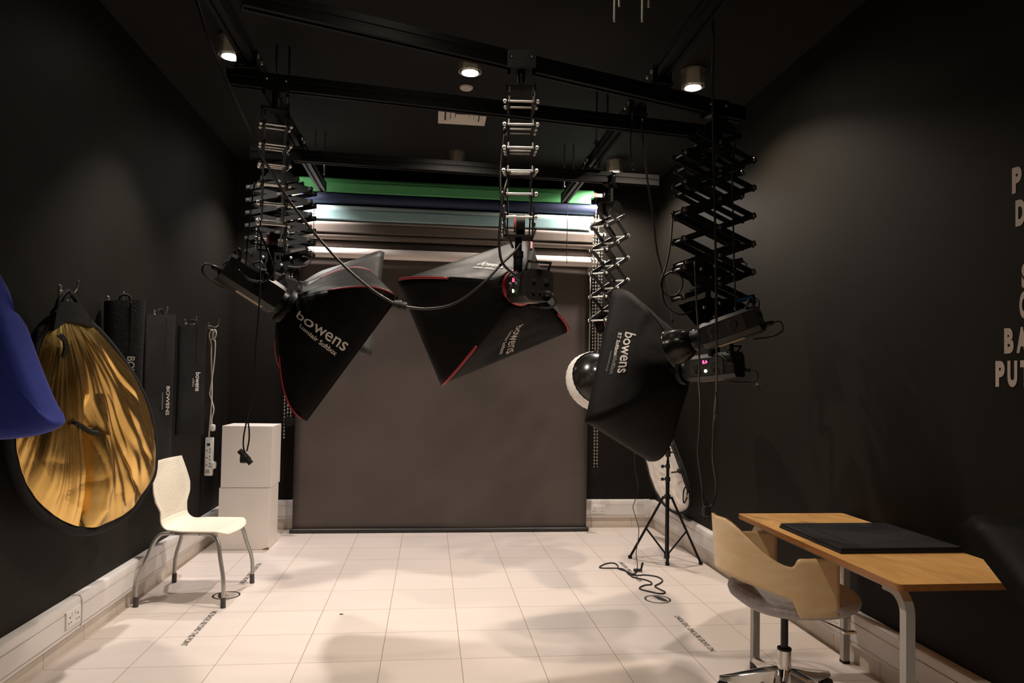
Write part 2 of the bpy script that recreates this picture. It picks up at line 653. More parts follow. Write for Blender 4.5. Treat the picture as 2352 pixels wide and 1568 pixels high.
p = at(1071, 204, z=HC - .01)
t = thing('smoke_detector', 'small white round smoke detector on black ceiling', 'smoke detector', (p.x, p.y, HC))
bm = nb()
lathe(bm, [(.001, HC - .014), (.038, HC - .013), (.045, HC - .006), (.047, HC)], 32, Matrix.Translation((p.x, p.y, 0)))
obj('detector_body', bm, M['vent'], t, smooth=True)
bm = nb()
lathe(bm, [(.001, HC - .022), (.014, HC - .021), (.018, HC - .0135)], 20, Matrix.Translation((p.x, p.y, 0)))
obj('sensor_cap', bm, M['vent'], t, smooth=True)

# air diffuser
a, b, c, d = [at(*q, z=HC) for q in ((1006, 240), (1122, 248), (1115, 285), (1004, 278))]
vc = (a + b + c + d) / 4
vw = .182
t = thing('air_vent', 'white square stepped air vent on black ceiling', 'air vent', (vc.x, vc.y, HC))


def sq_ring(bm, r1, z1, r2, z2):
    A = [bm.verts.new((vc.x + sx * r1, vc.y + sy * r1, z1)) for sx, sy in ((-1, -1), (1, -1), (1, 1), (-1, 1))]
    B = [bm.verts.new((vc.x + sx * r2, vc.y + sy * r2, z2)) for sx, sy in ((-1, -1), (1, -1), (1, 1), (-1, 1))]
    for i in range(4):
        bm.faces.new((A[i], A[(i + 1) % 4], B[(i + 1) % 4], B[i]))


bm = nb()
sq_ring(bm, vw, HC, vw, HC - .012)
sq_ring(bm, vw, HC - .012, vw - .02, HC - .014)
sq_ring(bm, vw - .02, HC - .014, vw - .055, HC + .002)
obj('frame', bm, M['vent'], t)
bm = nb()
box(bm, (vc.x - .14, vc.y - .14, HC - .0012), (vc.x + .14, vc.y + .14, HC))
obj('duct_opening', bm, M['dark_hole'], t)
for r in (.123, .087, .051):
    bm = nb()
    sq_ring(bm, r, HC - .016, r - .032, HC - .003)
    sq_ring(bm, r, HC - .018, r - .032, HC - .005)
    sq_ring(bm, r, HC - .016, r, HC - .018)
    if r == .051:
        box(bm, (vc.x - .019, vc.y - .019, HC - .009), (vc.x + .019, vc.y + .019, HC - .005))
    obj('louvre', bm, M['vent'], t)

# ------------------------------------------------------------------ ceiling rail system
RZ = 3.0


def rail_beam(bm, p, q, w=.06, h=.08):
    p, q = V(p), V(q)
    m = frame(p, q, (0, 0, 1))
    L = (q - p).length
    hw, hh = w / 2, h / 2
    sec = [(-hw, -hh), (-hw * .35, -hh), (-hw * .35, -hh + .012), (hw * .35, -hh + .012), (hw * .35, -hh), (hw, -hh), (hw, -.008), (hw - .006, -.004), (hw - .006, .004), (hw, .008), (hw, hh), (-hw, hh), (-hw, .008), (-hw + .006, .004), (-hw + .006, -.004), (-hw, -.008)]
    A = [bm.verts.new(m @ V((a, b, 0))) for a, b in sec]
    B = [bm.verts.new(m @ V((a, b, L))) for a, b in sec]
    n = len(A)
    bm.faces.new(A)
    bm.faces.new(B[::-1])
    for i in range(n):
        bm.faces.new((A[i], B[i], B[(i + 1) % n], A[(i + 1) % n]))


def ceil_rail(label, x, rods):
    t = thing('ceiling_rail', label, 'rail', (x, 3.5, RZ), 'black rails running towards back wall')
    bm = nb()
    rail_beam(bm, (x, .3, RZ), (x, 6.06, RZ))
    obj('track', bm, M['black_metal'], t)
    for yy in rods:
        bm = nb()
        box(bm, (x - .05, yy - .02, RZ + .038), (x + .05, yy + .02, RZ + .05))
        obj('hanger_plate', bm, M['black_metal'], t)
        for s in (-.038, .038):
            bm = nb()
            cyl(bm, (x + s, yy, RZ + .02), (x + s, yy, HC), .006, n=8)
            cyl(bm, (x + s, yy, RZ + .05), (x + s, yy, RZ + .062), .011, n=6)
            obj('hanger_rod', bm, M['black_metal'] if yy < 5.5 else M['steel'], t)
    bm = nb()
    box(bm, (x - .033, 6.06, RZ - .045), (x + .033, 6.066, RZ + .045))
    obj('end_cap', bm, M['black_metal'], t)
    return t


ceil_rail('black ceiling rail running front to back on the left', -.925, (1.9, 4.4, 5.9))
ceil_rail('black ceiling rail running front to back on the right', 1.135, (1.9, 4.72, 5.9))
CZ = 2.885


def cross_rail(label, p, q):
    p, q = V(p), V(q)
    t = thing('cross_rail', label, 'rail', (p + q) / 2, 'black cross rails hung under the ceiling rails')
    bm = nb()
    rail_beam(bm, p, q, .058, .075)
    obj('track', bm, M['black_metal'], t)
    for x in (-.925, 1.135):
        k = (x - p.x) / (q.x - p.x)
        c = p + (q - p) * k
        bm = nb()
        box(bm, (x - .06, c.y - .06, CZ + .037), (x + .06, c.y + .06, CZ + .05), .003)
        for sx in (-1, 1):
            box(bm, (x + sx * .045 - .004, c.y - .055, CZ + .04), (x + sx * .045 + .004, c.y + .055, RZ + .02))
        obj('roller_carriage', bm, M['black_metal'], t)
        for sx in (-1, 1):
            for sy in (-1, 1):
                bm = nb()
                cyl(bm, (x + sx * .03, c.y + sy * .035, RZ - .006), (x + sx * .055, c.y + sy * .035, RZ - .006), .013, n=12)
                obj('roller', bm, M['steel'], t, smooth=True)
    d = (q - p).normalized()
    for e, s in ((p, -1), (q, 1)):
        bm = nb()
        bar(bm, e, e + d * s * .006, .08, .062)
        obj('end_cap', bm, M['black_metal'], t)
    return t


A0, A1 = V((-.75, 2.835, CZ)), V((1.66, 3.68, CZ))
B0, B1 = V((-1.02, 3.62, CZ)), V((1.62, 3.985, CZ))
C0, C1 = V((-1.2, 4.84, CZ)), V((1.62, 5.01, CZ))
cross_rail('front black cross rail, steeply skewed, carrying middle pantograph', A0, A1)
cross_rail('middle black cross rail, carrying front left pantograph', B0, B1)
cross_rail('rear black cross rail in front of the paper rolls', C0, C1)

for (px, py) in ((1411, 50), (1422, 15), (1475, 50), (1490, 17)):
    far = py < 30
    p = at(px, py, y=2.62 if not far else 2.72)
    bm = nb()
    tube(bm, [(p.x, p.y, p.z), (p.x, p.y, p.z + .004), (p.x, p.y, HC)], .0055, 8, smooth=False)
    tag(obj('threaded_rod', bm, M['rod'], smooth=True),
        {(1411, 50): 'left longer pale rod hanging from ceiling at top edge', (1422, 15): 'left shorter pale rod hanging from ceiling at top edge',
         (1475, 50): 'right longer pale rod hanging from ceiling at top edge', (1490, 17): 'right shorter pale rod hanging from ceiling at top edge'}[(px, py)],
        'rod', 'pale rods hanging from ceiling')

# ------------------------------------------------------------------ pantographs


def pantograph(label, x, y, ztop, zbot, n, phi, w=.40, s=.115, zb=None, stem=.10, tagm=None, bar_h=.030):
    """scissor hanger: two lattices of crossing arms joined by bright rods"""
    t = thing('pantograph', label, 'light hanger', (x, y, CZ - .04), 'scissor pantographs hanging from the rails')
    c = V((x, y, 0))
    wd = V((cos(phi), sin(phi), 0))
    sd = V((-sin(phi), cos(phi), 0))
    hs = (ztop - zbot) / n
    # trolley, swivel and top plates
    bm = nb()
    m = Matrix.Translation((x, y, CZ)) @ Matrix.Rotation(phi + pi / 2 if abs(sin(phi)) > .8 else phi, 4, 'Z')
    for q in (-1, 1):
        box(bm, (-.065, q * .036 - .003, -.052), (.065, q * .036 + .003, .028), 0, m)
    box(bm, (-.050, -.039, -.056), (.050, .039, -.048), 0, m)
    obj('trolley', bm, M['black_metal'], t)
    for qx in (-1, 1):
        for q in (-1, 1):
            bm = nb()
            cyl(bm, m @ V((qx * .045, q * .039, .0)), m @ V((qx * .045, q * .046, .0)), .008, n=10)
            obj('trolley_bolt', bm, M['steel'], t, smooth=True)
    bm = nb()
    cyl(bm, (x, y, CZ - .05), (x, y, ztop + .05), .018, n=14)
    cyl(bm, V((x, y, CZ - .125)) - wd * .05, V((x, y, CZ - .125)) + wd * .05, .007, n=8)
    obj('swivel', bm, M['black_metal'], t, sharp=40)
    bm = nb()
    box_m = Matrix.Translation((x, y, ztop)) @ Matrix.Rotation(phi, 4, 'Z')
    for q in (-1, 1):
        pts = [box_m @ V((a, q * (s / 2 + .010), b)) for a, b in ((-.10, -.03), (.10, -.03), (.085, .01), (.03, .05), (-.03, .05), (-.085, .01))]
        prism(bm, pts, box_m.to_3x3() @ V((0, .004, 0)))
    box(bm, (-.03, -s / 2 - .01, .042), (.03, s / 2 + .01, .050), 0, box_m)
    obj('top_plate', bm, M['black_metal'], t)
    # lattices
    for q in (-1, 1):
        for k in range(n):
            z0, z1 = ztop - k * hs, ztop - (k + 1) * hs
            for e in (-1, 1):
                p = c + wd * (e * w / 2) + sd * (q * (s / 2 + e * .004)) + V((0, 0, z0))
                r = c - wd * (e * w / 2) + sd * (q * (s / 2 + e * .004)) + V((0, 0, z1))
                if k == 0:
                    p = (p + r) / 2 + (p - r) * .28
                d = (r - p).normalized()
                bm = nb()
                bar(bm, p - d * .016, r + d * .016, .006, bar_h, sd, 0)
                obj('scissor_arm', bm, M['arm_metal'], t)
    # rods with nuts on their ends
    nodes = []
    for k in range(n + 1):
        for e in (-1, 1):
            if k > 0:
                nodes.append(c + wd * (e * w / 2) + V((0, 0, ztop - k * hs)))
        if k < n:
            nodes.append(c + V((0, 0, ztop - (k + .5) * hs)))
    for p in nodes:
        bm = nb()
        cyl(bm, p - sd * (s / 2 + .022), p + sd * (s / 2 + .022), .0055, n=10)
        for q in (-1, 1):
            cyl(bm, p + sd * q * (s / 2 + .010), p + sd * q * (s / 2 + .019), .0115, n=10)
        obj('spacer_rod', bm, M['zinc'], t, sharp=40)
    # bottom bracket
    zb = zb if zb is not None else zbot - .09
    bmx = Matrix.Translation((x, y, zb)) @ Matrix.Rotation(phi, 4, 'Z')
    bm = nb()
    for q in (-1, 1):
        pts = [bmx @ V((a, q * (s / 2 + .010), b)) for a, b in ((-w * .42, .07), (-w * .2, .10), (w * .2, .10), (w * .42, .07), (.06, -.035), (-.06, -.035))]
        prism(bm, pts, bmx.to_3x3() @ V((0, .004, 0)))
    box(bm, (-.05, -s / 2 - .01, -.035), (.05, s / 2 + .01, -.025), 0, bmx)
    obj('bottom_bracket', bm, M['black_metal'], t)
    for q in (-1, 1):
        for ax, az in ((-.09, .05), (0, .075), (.09, .05), (-.03, 0), (.03, 0)):
            bm = nb()
            cyl(bm, bmx @ V((ax, q * (s / 2 + .014), az)), bmx @ V((ax, q * (s / 2 + .023), az)), .0105, n=10)
            obj('bracket_bolt', bm, M['zinc'], t, smooth=True)
    bm = nb()
    cyl(bm, bmx @ V((0, -.028, .03)), bmx @ V((0, .012, .03)), .045, n=20)
    obj('spring_reel', bm, M['black_metal'], t, sharp=40)
    bm = nb()
    cyl(bm, bmx @ V((0, .013, .03)), bmx @ V((0, .022, .03)), .036, n=20)
    obj('red_reel_cap', bm, M['red'], t, label='red reel cap')
    bm = nb()
    cyl(bm, (x, y, zb - .03), (x, y, zb - stem), .016, n=14)
    cyl(bm, (x, y, zb - stem * .72), (x, y, zb - stem * .92), .024, n=14)
    obj('stem', bm, M['black_metal'], t, sharp=40)
    bm = nb()
    cyl(bm, bmx @ V((.016, 0, -stem * .8)), bmx @ V((.06, 0, -stem * .8)), .006, n=8)
    cyl(bm, bmx @ V((.05, 0, -stem * .8)), bmx @ V((.075, 0, -stem * .8)), .016, n=10)
    obj('clamp_knob', bm, M['rubber'], t, sharp=40)
    if tagm:
        p0 = bmx @ V((.02, -(s / 2 + .020), .075))
        p1 = bmx @ V((w / 2, -(s / 2 + .020), .115))
        bm = nb()
        bar(bm, p0, p1, .014, .030, sd)
        st = obj('brake_arm', bm, M['black_metal'], t)
        q0, q1 = p0.lerp(p1, .38), p0.lerp(p1, .92)
        bm = nb()
        bar(bm, q0 - sd * .008, q1 - sd * .008, .003, .02, sd)
        obj('printed_tag', bm, tagm, st, label='blue printed tag' if tagm == M['tag_blue'] else 'grey printed tag')
        bm = nb()
        tube(bm, [p1, p1 + wd * .03 + V((0, 0, -.03)), p1 + wd * .01 + V((0, 0, -.10)), p1 - wd * .06 + V((0, 0, -.125)), p1 - wd * .13 + V((0, 0, -.12))], .0035, 6)
        obj('brake_cable', bm, M['cable_black'], t, smooth=True)
    return t


pantograph('tall narrow pantograph seen edge-on in the middle', .389, 3.2, 2.715, 2.115, 6, radians(83.5), s=.112, zb=2.095, stem=.13)
pantograph('pantograph at front left with bright rungs, carrying left flash head', -.795, 3.64, 2.70, 2.13, 6, radians(104), s=.108, zb=2.06, stem=.12)
pantograph('wide folded pantograph at back left below the rear rail', -1.005, 4.87, 2.735, 2.23, 6, radians(-4), s=.12, zb=2.14, stem=.14, tagm=M['tag_grey'])
pantograph('nearest right pantograph, longest, with blue tag on its brake', 1.476, 3.60, 2.755, 1.86, 6, radians(8), s=.105, zb=1.76, stem=.12, tagm=M['tag_blue'])
pantograph('right pantograph just behind the nearest one, shorter, grey tag', 1.60, 3.975, 2.79, 2.10, 5, radians(10), w=.36, s=.105, zb=2.02, stem=.14, tagm=M['tag_grey'])
pantograph('narrow turned pantograph at back right above beauty dish', 1.275, 4.995, 2.66, 1.84, 5, radians(52), s=.10, zb=1.80, stem=.10)

# ------------------------------------------------------------------ flash heads


def axes_matrix(P, X, Y, Z):
    return Matrix(((X.x, Y.x, Z.x, P.x), (X.y, Y.y, Z.y, P.y), (X.z, Y.z, Z.z, P.z), (0, 0, 0, 1)))


def flash_head(label, P, Z, side, L=.29, W=.135, H=.145, stem_to=None, led=True, roll=0, reflector=False, plug=True, sticker=True):
    """P centre of the front mount, Z the firing direction, side +1/-1: which side carries the controls"""
    Z = V(Z).normalized()
    X = Z.cross(V((0, 0, 1))).normalized()     # to the right of the firing direction
    Y = X.cross(Z).normalized()
    if roll:
        R = Matrix.Rotation(roll, 3, Z)
        X, Y = R @ X, R @ Y
    m = axes_matrix(V(P), X, Y, Z)             # left-handed safe: only points are mapped
    t = thing('flash_head', label, 'flash head', P, 'black studio flash heads')
    w, h = W / 2, H / 2
    ch = .022
    sec = [(-w + ch, -h), (w - ch, -h), (w, -h + ch), (w, h - ch), (w - ch, h), (-w + ch, h), (-w, h - ch), (-w, -h + ch)]
    bm = nb()
    rings = []
    for z, k in ((-L - .03, .96), (-L + .0, 1), (-.05, 1), (-.028, .93)):
        rings.append([bm.verts.new(m @ V((a * k, b * k, z))) for a, b in sec])
    for A, B in zip(rings, rings[1:]):
        for i in range(8):
            bm.faces.new((A[i], A[(i + 1) % 8], B[(i + 1) % 8], B[i]))
    bm.faces.new(rings[0])
    bm.faces.new(rings[-1])
    obj('housing', bm, M['head'], t, sharp=30)
    bm = nb()
    cyl(bm, m @ V((0, 0, -.03)), m @ V((0, 0, .012)), w * .92, n=28)
    obj('mount_ring', bm, M['black_metal'], t, sharp=40)
    # control side
    sx = side * w
    bm = nb()
    box(bm, (min(sx, sx + side * .003), -h + ch + .004, -L + .03), (max(sx, sx + side * .003), h - ch - .004, -.07), 0, m)
    cp = obj('control_panel', bm, M['head_panel'], t)
    for kz, ky, rr in ((-.105, .0, .019), (-L + .085, .0, .021)):
        bm = nb()
        cyl(bm, m @ V((sx + side * .003, ky, kz)), m @ V((sx + side * .014, ky, kz)), rr, rr * .85, 20)
        obj('dial', bm, M['rubber'], cp, sharp=40)
        bm = nb()
        for a in range(11):
            an = radians(-130 + a * 26)
            box(bm, (sx + side * .0028, ky + cos(an) * (rr + .008) - .0016, kz + sin(an) * (rr + .008) - .0016), (sx + side * .0038, ky + cos(an) * (rr + .008) + .0016, kz + sin(an) * (rr + .008) + .0016), 0, m)
        obj('dial_marks', bm, M['print_dim'], cp)
    if led:
        fn = lambda u, v: m @ V((sx + side * .0042, .026 + v, -L + .14 - side * -u * (1 if side < 0 else -1) * -1))
        # digits read along the firing axis
        dz = -side
        fn = lambda u, v: m @ V((sx + side * .0046, .027 + v, -(L * .55) + u * (-1 if side > 0 else 1)))
        text('display_digits', led, .026, fn, M['led_red'], cp, bold=.0006)
        bm = nb()
        box(bm, (min(sx, sx + side * .004), .013, -L * .55 - .021), (max(sx, sx + side * .004), .041, -L * .55 + .021), 0, m)
        obj('display_window', bm, M['dark_hole'], cp)
        bm = nb()
        cyl(bm, m @ V((sx + side * .003, -.022, -L * .55)), m @ V((sx + side * .006, -.022, -L * .55)), .009, n=16)
        obj('test_button', bm, M['led_green'], cp, label='glowing green test button')
    # rear panel
    bm = nb()
    for ax, ay, r in ((-.03, .02, .009), (.028, .02, .012), (-.03, -.03, .007), (0, -.03, .007)):
        cyl(bm, m @ V((ax, ay, -L - .03)), m @ V((ax, ay, -L - .036)), r, n=12)
    box(bm, (.012, -.048, -L - .035), (.05, -.024, -L - .03), 0, m)
    obj('rear_sockets', bm, M['dark_hole'], t)
    bm = nb()
    tube(bm, [m @ V(q) for q in ((-w * .8, h - .004, -L + .01), (-w * .8, h + .03, -L - .02), (w * .8, h + .03, -L - .02), (w * .8, h - .004, -L + .01))], .007, 8, smooth=False)
    obj('carry_handle', bm, M['rubber'], t, smooth=True)
    if sticker:
        bm = nb()
        box(bm, (-side * .02 - .024, -h - .0012, -L * .74), (-side * .02 + .024, -h + .001, -.08), 0, m)
        obj('rating_label', bm, M['sticker'], t, label='pale rating label')
    if plug:
        bm = nb()
        cyl(bm, m @ V((.03, -.036, -L - .034)), m @ V((.03, -.036, -L - .075)), .015, .010, 12)
        tube(bm, [m @ V(q) for q in ((.03, -.036, -L - .07), (.035, -.045, -L - .105), (.05, -.085, -L - .10), (.03, -.10, -L - .05), (-.01, -.09, -L + .03))], .0045, 8)
        obj('power_lead', bm, M['rubber'], t, smooth=True)
    # yoke
    hub = m @ V((-side * (w + .012), .0, -L * .5))
    bm = nb()
    cyl(bm, m @ V((-side * w, 0, -L * .5)), m @ V((-side * (w + .03), 0, -L * .5)), .026, n=18)
    obj('tilt_hub', bm, M['black_metal'], t, sharp=40)
    if stem_to is not None:
        s0 = V(stem_to)
        e = m @ V((-side * (w + .022), 0, -L * .5))
        top = V((e.x, e.y, s0.z - .06))
        if (top - e).length < .05:
            top = e + V((0, 0, .09))
        bm = nb()
        tube(bm, [s0 + V((0, 0, .03)), s0 + V((0, 0, -.05)), s0.lerp(top, .5) + V((0, 0, -.03)), top + V((0, 0, -.03)), top.lerp(e, .5), e], .0115, 10, sub=6)
        obj('yoke_bracket', bm, M['black_metal'], t, smooth=True)
        bm = nb()
        cyl(bm, s0 + V((0, 0, .03)), s0 + V((0, 0, -.06)), .021, n=14)
        obj('spigot_clamp', bm, M['black_metal'], t, sharp=40)
    if reflector:
        bm = nb()
        prof = [(w * .8, .0), (w * .84, .03), (.068, .045), (.082, .075), (.090, .11), (.094, .15), (.099, .156), (.099, .162), (.094, .162)]
        lathe(bm, prof, 40, m)
        obj('reflector_dish', bm, M['rubber_gloss'], t, sharp=40)
    return t, m




# ------------------------------------------------------------------ softboxes
CORN = [(1, 1), (1, -1), (-1, -1), (-1, 1)]


def softbox(label, P, X, Y, Z, w, h, d, r0=.075, bulge=1.7, lip=.035, pipe=(.30, 1.0), pipe_m=None, cloth=None, ring_m=None, sag=.035, texts=(), pipe_r=.005, pow_=1.0):
    P, X, Y, Z = V(P), V(X), V(Y), V(Z)
    X.normalize()
    Z = (Z - X * Z.dot(X)).normalized()
    Y = Z.cross(X) * (1 if Z.cross(X).dot(Y) > 0 else -1)
    m = axes_matrix(P, X, Y, Z)
    cloth = cloth or M['nylon']
    t = thing('softbox', label, 'softbox', P, 'black cloth softboxes on flash heads')

    def seam(i, q):
        c = CORN[i % 4]
        cr = V((c[0] * w / 2, c[1] * h / 2, 0))
        dirv = cr.normalized()
        R = cr.length
        f = 1 - max(0, 1 - q) ** bulge
        return dirv * (r0 + (R - r0) * f) + V((0, 0, d * q ** pow_))

    def panel(i, s, q):
        a, b = seam(i, q), seam(i + 1, q)
        p = a.lerp(b, s)
        # round near the mount, straight at the front
        ra = V((a.x, a.y, 0)).length
        rd = V((p.x, p.y, 0))
        circ = rd.normalized() * (ra + (V((b.x, b.y, 0)).length - ra) * s)
        k = max(0, 1 - q) ** 2.2
        flat = V((p.x, p.y, 0)).lerp(circ, k)
        sg = sag * sin(pi * s) * max(0, sin(pi * min(1, q * 1.02))) ** .8
        flat = flat - flat.normalized() * sg
        wr = (.012 if pipe_m else .006) * noise.noise(V((s * 6 + i * 3, q * 5, i))) * sin(pi * s)
        flat = flat * (1 + .05 * (1 if pipe_m else .5) * noise.noise(V((s * 5 + i * 7, q * 3.5, 3.3))) * sin(pi * s) * sin(pi * max(0, min(1, q))))
        return V((flat.x, flat.y, a.z * (1 - s) + b.z * s + wr))

    def pw(i, s, q):
        return m @ panel(i, s, q)
    for i in range(4):
        bm = nb()
        vs = grid(bm, lambda a, b: pw(i, a, b), 16, 18)
        # lip round the front edge
        e0, e1 = CORN[i], CORN[(i + 1) % 4]
        a = V((e0[0] * w / 2, e0[1] * h / 2, d + lip))
        b = V((e1[0] * w / 2, e1[1] * h / 2, d + lip))
        top = [bm.verts.new(m @ a.lerp(b, k / 16)) for k in range(17)]
        for k in range(16):
            bm.faces.new((vs[k][18], vs[k + 1][18], top[k + 1], top[k]))
        o = obj('side_panel', bm, cloth, t, smooth=True)
        solid(o, .003, 0)
    if pipe_m:
        for i in range(4):
            bm = nb()
            pts = [m @ (seam(i, pipe[0] + (pipe[1] - pipe[0]) * k / 16) * 1.004) for k in range(17)]
            tube(bm, pts, pipe_r, 6, smooth=False)
            obj('piping', bm, pipe_m, t, smooth=True, label='red piping along the seam')
    bm = nb()
    hw, hh = w / 2, h / 2
    n = 10
    grid(bm, lambda a, b: m @ V(((a * 2 - 1) * hw, (b * 2 - 1) * hh, d + lip * .4 + .012 * sin(pi * a) * sin(pi * b))), n, n)
    o = obj('front_diffuser', bm, M['diffuser'], t, smooth=True)
    solid(o, .002, 0)
    bm = nb()
    lathe(bm, [(r0 * .70, -.028), (r0 * 1.0, -.028), (r0 * 1.05, -.018), (r0 * 1.04, .012), (r0 * .7, .012), (r0 * .70, -.028)], 40, m)
    obj('speed_ring', bm, ring_m or M['black_metal'], t, sharp=40)

    def nrm(i, s, q):
        e = .01
        a = pw(i, s + e, q) - pw(i, s - e, q)
        b = pw(i, s, q + e) - pw(i, s, q - e)
        nn = a.cross(b).normalized()
        out = pw(i, s, q) - (m @ V((0, 0, d * .8)))
        return nn if nn.dot(out) > 0 else -nn
    for tx in texts:
        i, s0, q0 = tx['panel'], tx['s'], tx['q']
        base = pw(i, s0, q0)
        ls = (pw(i, s0 + .05, q0) - pw(i, s0 - .05, q0)).length / .1
        lq = (pw(i, s0, q0 + .05) - pw(i, s0, q0 - .05)).length / .1
        du, su = tx['dir'], tx['up']       # ('q',1) and ('s',1)

        def fn(u, v):
            s, q = s0, q0
            for (ax, sg), val in ((du, u), (su, v)):
                if ax == 's':
                    s += sg * val / ls
                else:
                    q += sg * val / lq
            return pw(i, s, q) + nrm(i, s, q) * .0045
        text('printed_logo', tx['text'], tx['size'], fn, tx.get('m', M['print']), t, xs=tx.get('xs', 1), bold=tx.get('bold', 0), dv=tx.get('dv', 0), du=tx.get('du', 0), spacing=tx.get('sp', 1))
    return t, m


def lum(panel, s, q, dq, du_, k=1.0):
    """maker's name over the model line, along the panel"""
    return [dict(panel=panel, s=s, q=q, dir=dq, up=du_, text='bowens', size=.105 * k, dv=.026 * k, bold=.0006, sp=1.0),
            dict(panel=panel, s=s, q=q, dir=dq, up=du_, text='Lumiair Softbox', size=.040 * k, dv=-.040 * k, du=.006, bold=.0006, sp=1.0)]


# centre
P = V((.422, 3.418, 1.865))
Zc = V((-.307, .939, -.155))
softbox('middle softbox with red piping, seen from behind on middle pantograph', P, (-.862, -.344, -.372), (-.402, .019, .915), Zc, .80, .575, .40,
        r0=.086, bulge=1.45, pipe=(.42, 1.0), pipe_m=M['red'], cloth=M['nylon'], ring_m=M['red'], sag=.05, pipe_r=.0065,
        texts=lum(1, .47, .64, ('q', 1), ('s', 1), .80) + lum(3, .55, .40, ('q', -1), ('s', -1), .75))
flash_head('flash head of the middle softbox with red lit display', P - Zc * .03 + V((-.02, 0, -.012)), (-.22, .97, .06), -1, led='6.8', stem_to=(.389, 3.2, 1.975), L=.26)
# front left
P = V((-.726, 3.721, 1.766))
Zl = V((.776, .391, -.495))
softbox('left softbox with red piping tilted down, large white logo', P, (.574, -.111, .811), (.262, -.914, -.31), Zl, .76, .585, .31,
        r0=.088, bulge=1.9, pipe=(.25, 1.0), pipe_m=M['red'], cloth=M['nylon'], sag=.03, pipe_r=.004,
        texts=lum(3, .52, .52, ('q', 1), ('s', 1), .80))
flash_head('flash head of the left softbox, tilted, with barcode label', P - Zl * .03, Zl, -1, led=False, stem_to=(-.795, 3.64, 1.95), L=.30)
# back left
P = V((-.865, 4.827, 1.964))
Zb = V((.749, .631, -.202))
softbox('greyish softbox at back left, mostly behind left softbox', P, (-.079, -.218, -.973), (-.658, .745, -.114), Zb, .732, .63, .37,
        r0=.075, bulge=1.15, cloth=M['nylon_grey'], sag=.03)
flash_head('flash head of the back left softbox, half hidden', P - Zb * .03, Zb, -1, led=False, stem_to=(-1.005, 4.87, 2.02), L=.28)
# right
P = V((1.446, 3.975, 1.487))
Zr = V((-.616, .781, -.103))
T = [dict(panel=3, s=.50, q=.70, dir=('s', 1), up=('q', -1), text='bowens', size=.088, dv=.03, du=-.005, bold=.0012),
     dict(panel=3, s=.475, q=.70, dir=('s', 1), up=('q', -1), text='RT Softbox', size=.031, dv=-.028, du=-.035, bold=.0008),
     dict(panel=3, s=.475, q=.70, dir=('s', 1), up=('q', -1), text='60x80cm', size=.031, dv=-.028, du=.095, m=M['print_dim']),
     dict(panel=3, s=.475, q=.70, dir=('s', 1), up=('q', -1), text='www.bowens.co.uk', size=.016, dv=-.058, du=.07, m=M['print_dim'])]
softbox('matt black softbox at right with three lines of white print', P, (-.26, -.324, -.909), (-.744, -.533, .403), Zr, .86, .65, .32,
        r0=.078, bulge=1.9, cloth=M['nylon_matte'], sag=.02, texts=T)
flash_head('flash head of the right softbox with pink lit digits', P - Zr * .03, Zr, -1, led='4.8', stem_to=(1.60, 3.975, 1.86), L=.30)
# bare head with a reflector dish
a0, a1 = at(1598, 782, y=3.42), at(1700, 742, y=3.36)
Zh = (a0 - a1).normalized() + V((-.05, .55, -.02))
Zh.normalize()
flash_head('bare flash head with black reflector dish below nearest right pantograph', at(1606, 779, y=3.50), Zh, -1, led=False, stem_to=(1.476, 3.60, 1.62), L=.29, W=.125, H=.13, reflector=True)

# beauty dish
Pd = at(1390, 855, y=4.93)
Zd = V((-.16, .92, -.36)).normalized()
Xd = Zd.cross(V((0, 0, 1))).normalized()
md = axes_matrix(Pd, Xd, Xd.cross(Zd), Zd)
t = thing('beauty_dish', 'black beauty dish with white cloth rim behind right softbox', 'beauty dish', Pd)
bm = nb()
lathe(bm, [(.05, -.02), (.055, .0), (.10, .012), (.15, .042), (.185, .085), (.207, .13), (.216, .165), (.219, .180), (.213, .180), (.20, .13), (.18, .09), (.145, .048), (.10, .018), (.05, .006)], 56, md)
obj('bowl', bm, M['rubber_gloss'], t, smooth=True)
bm = nb()
rings = []
for k, (r, z) in enumerate(((.206, .112), (.217, .135), (.228, .185), (.222, .206), (.205, .209), (.10, .212), (.005, .213))):
    ring = []
    for q in range(96):
        an = 2 * pi * q / 96
        rr = r + (.0016 * sin(q * 2.1) if k < 4 else 0)
        ring.append(bm.verts.new(md @ V((rr * cos(an), rr * sin(an), z))))
    rings.append(ring)
for A, B in zip(rings, rings[1:]):
    for q in range(96):
        bm.faces.new((A[q], A[(q + 1) % 96], B[(q + 1) % 96], B[q]))
obj('diffuser_sock', bm, M['diffuser'], t, smooth=True, label='white elastic diffuser sock')
bm = nb()
lathe(bm, [(.02, -.030), (.050, -.030), (.053, -.018), (.053, -.005)], 32, md)
obj('mount_collar', bm, M['chrome'], t, sharp=40)
flash_head('flash head of the beauty dish, hidden behind right softbox', Pd - Zd * .035, Zd, -1, led=False, stem_to=(1.275, 4.995, 1.70), L=.28, sticker=False)

# ------------------------------------------------------------------ paper rolls and backdrop
YR = 6.55


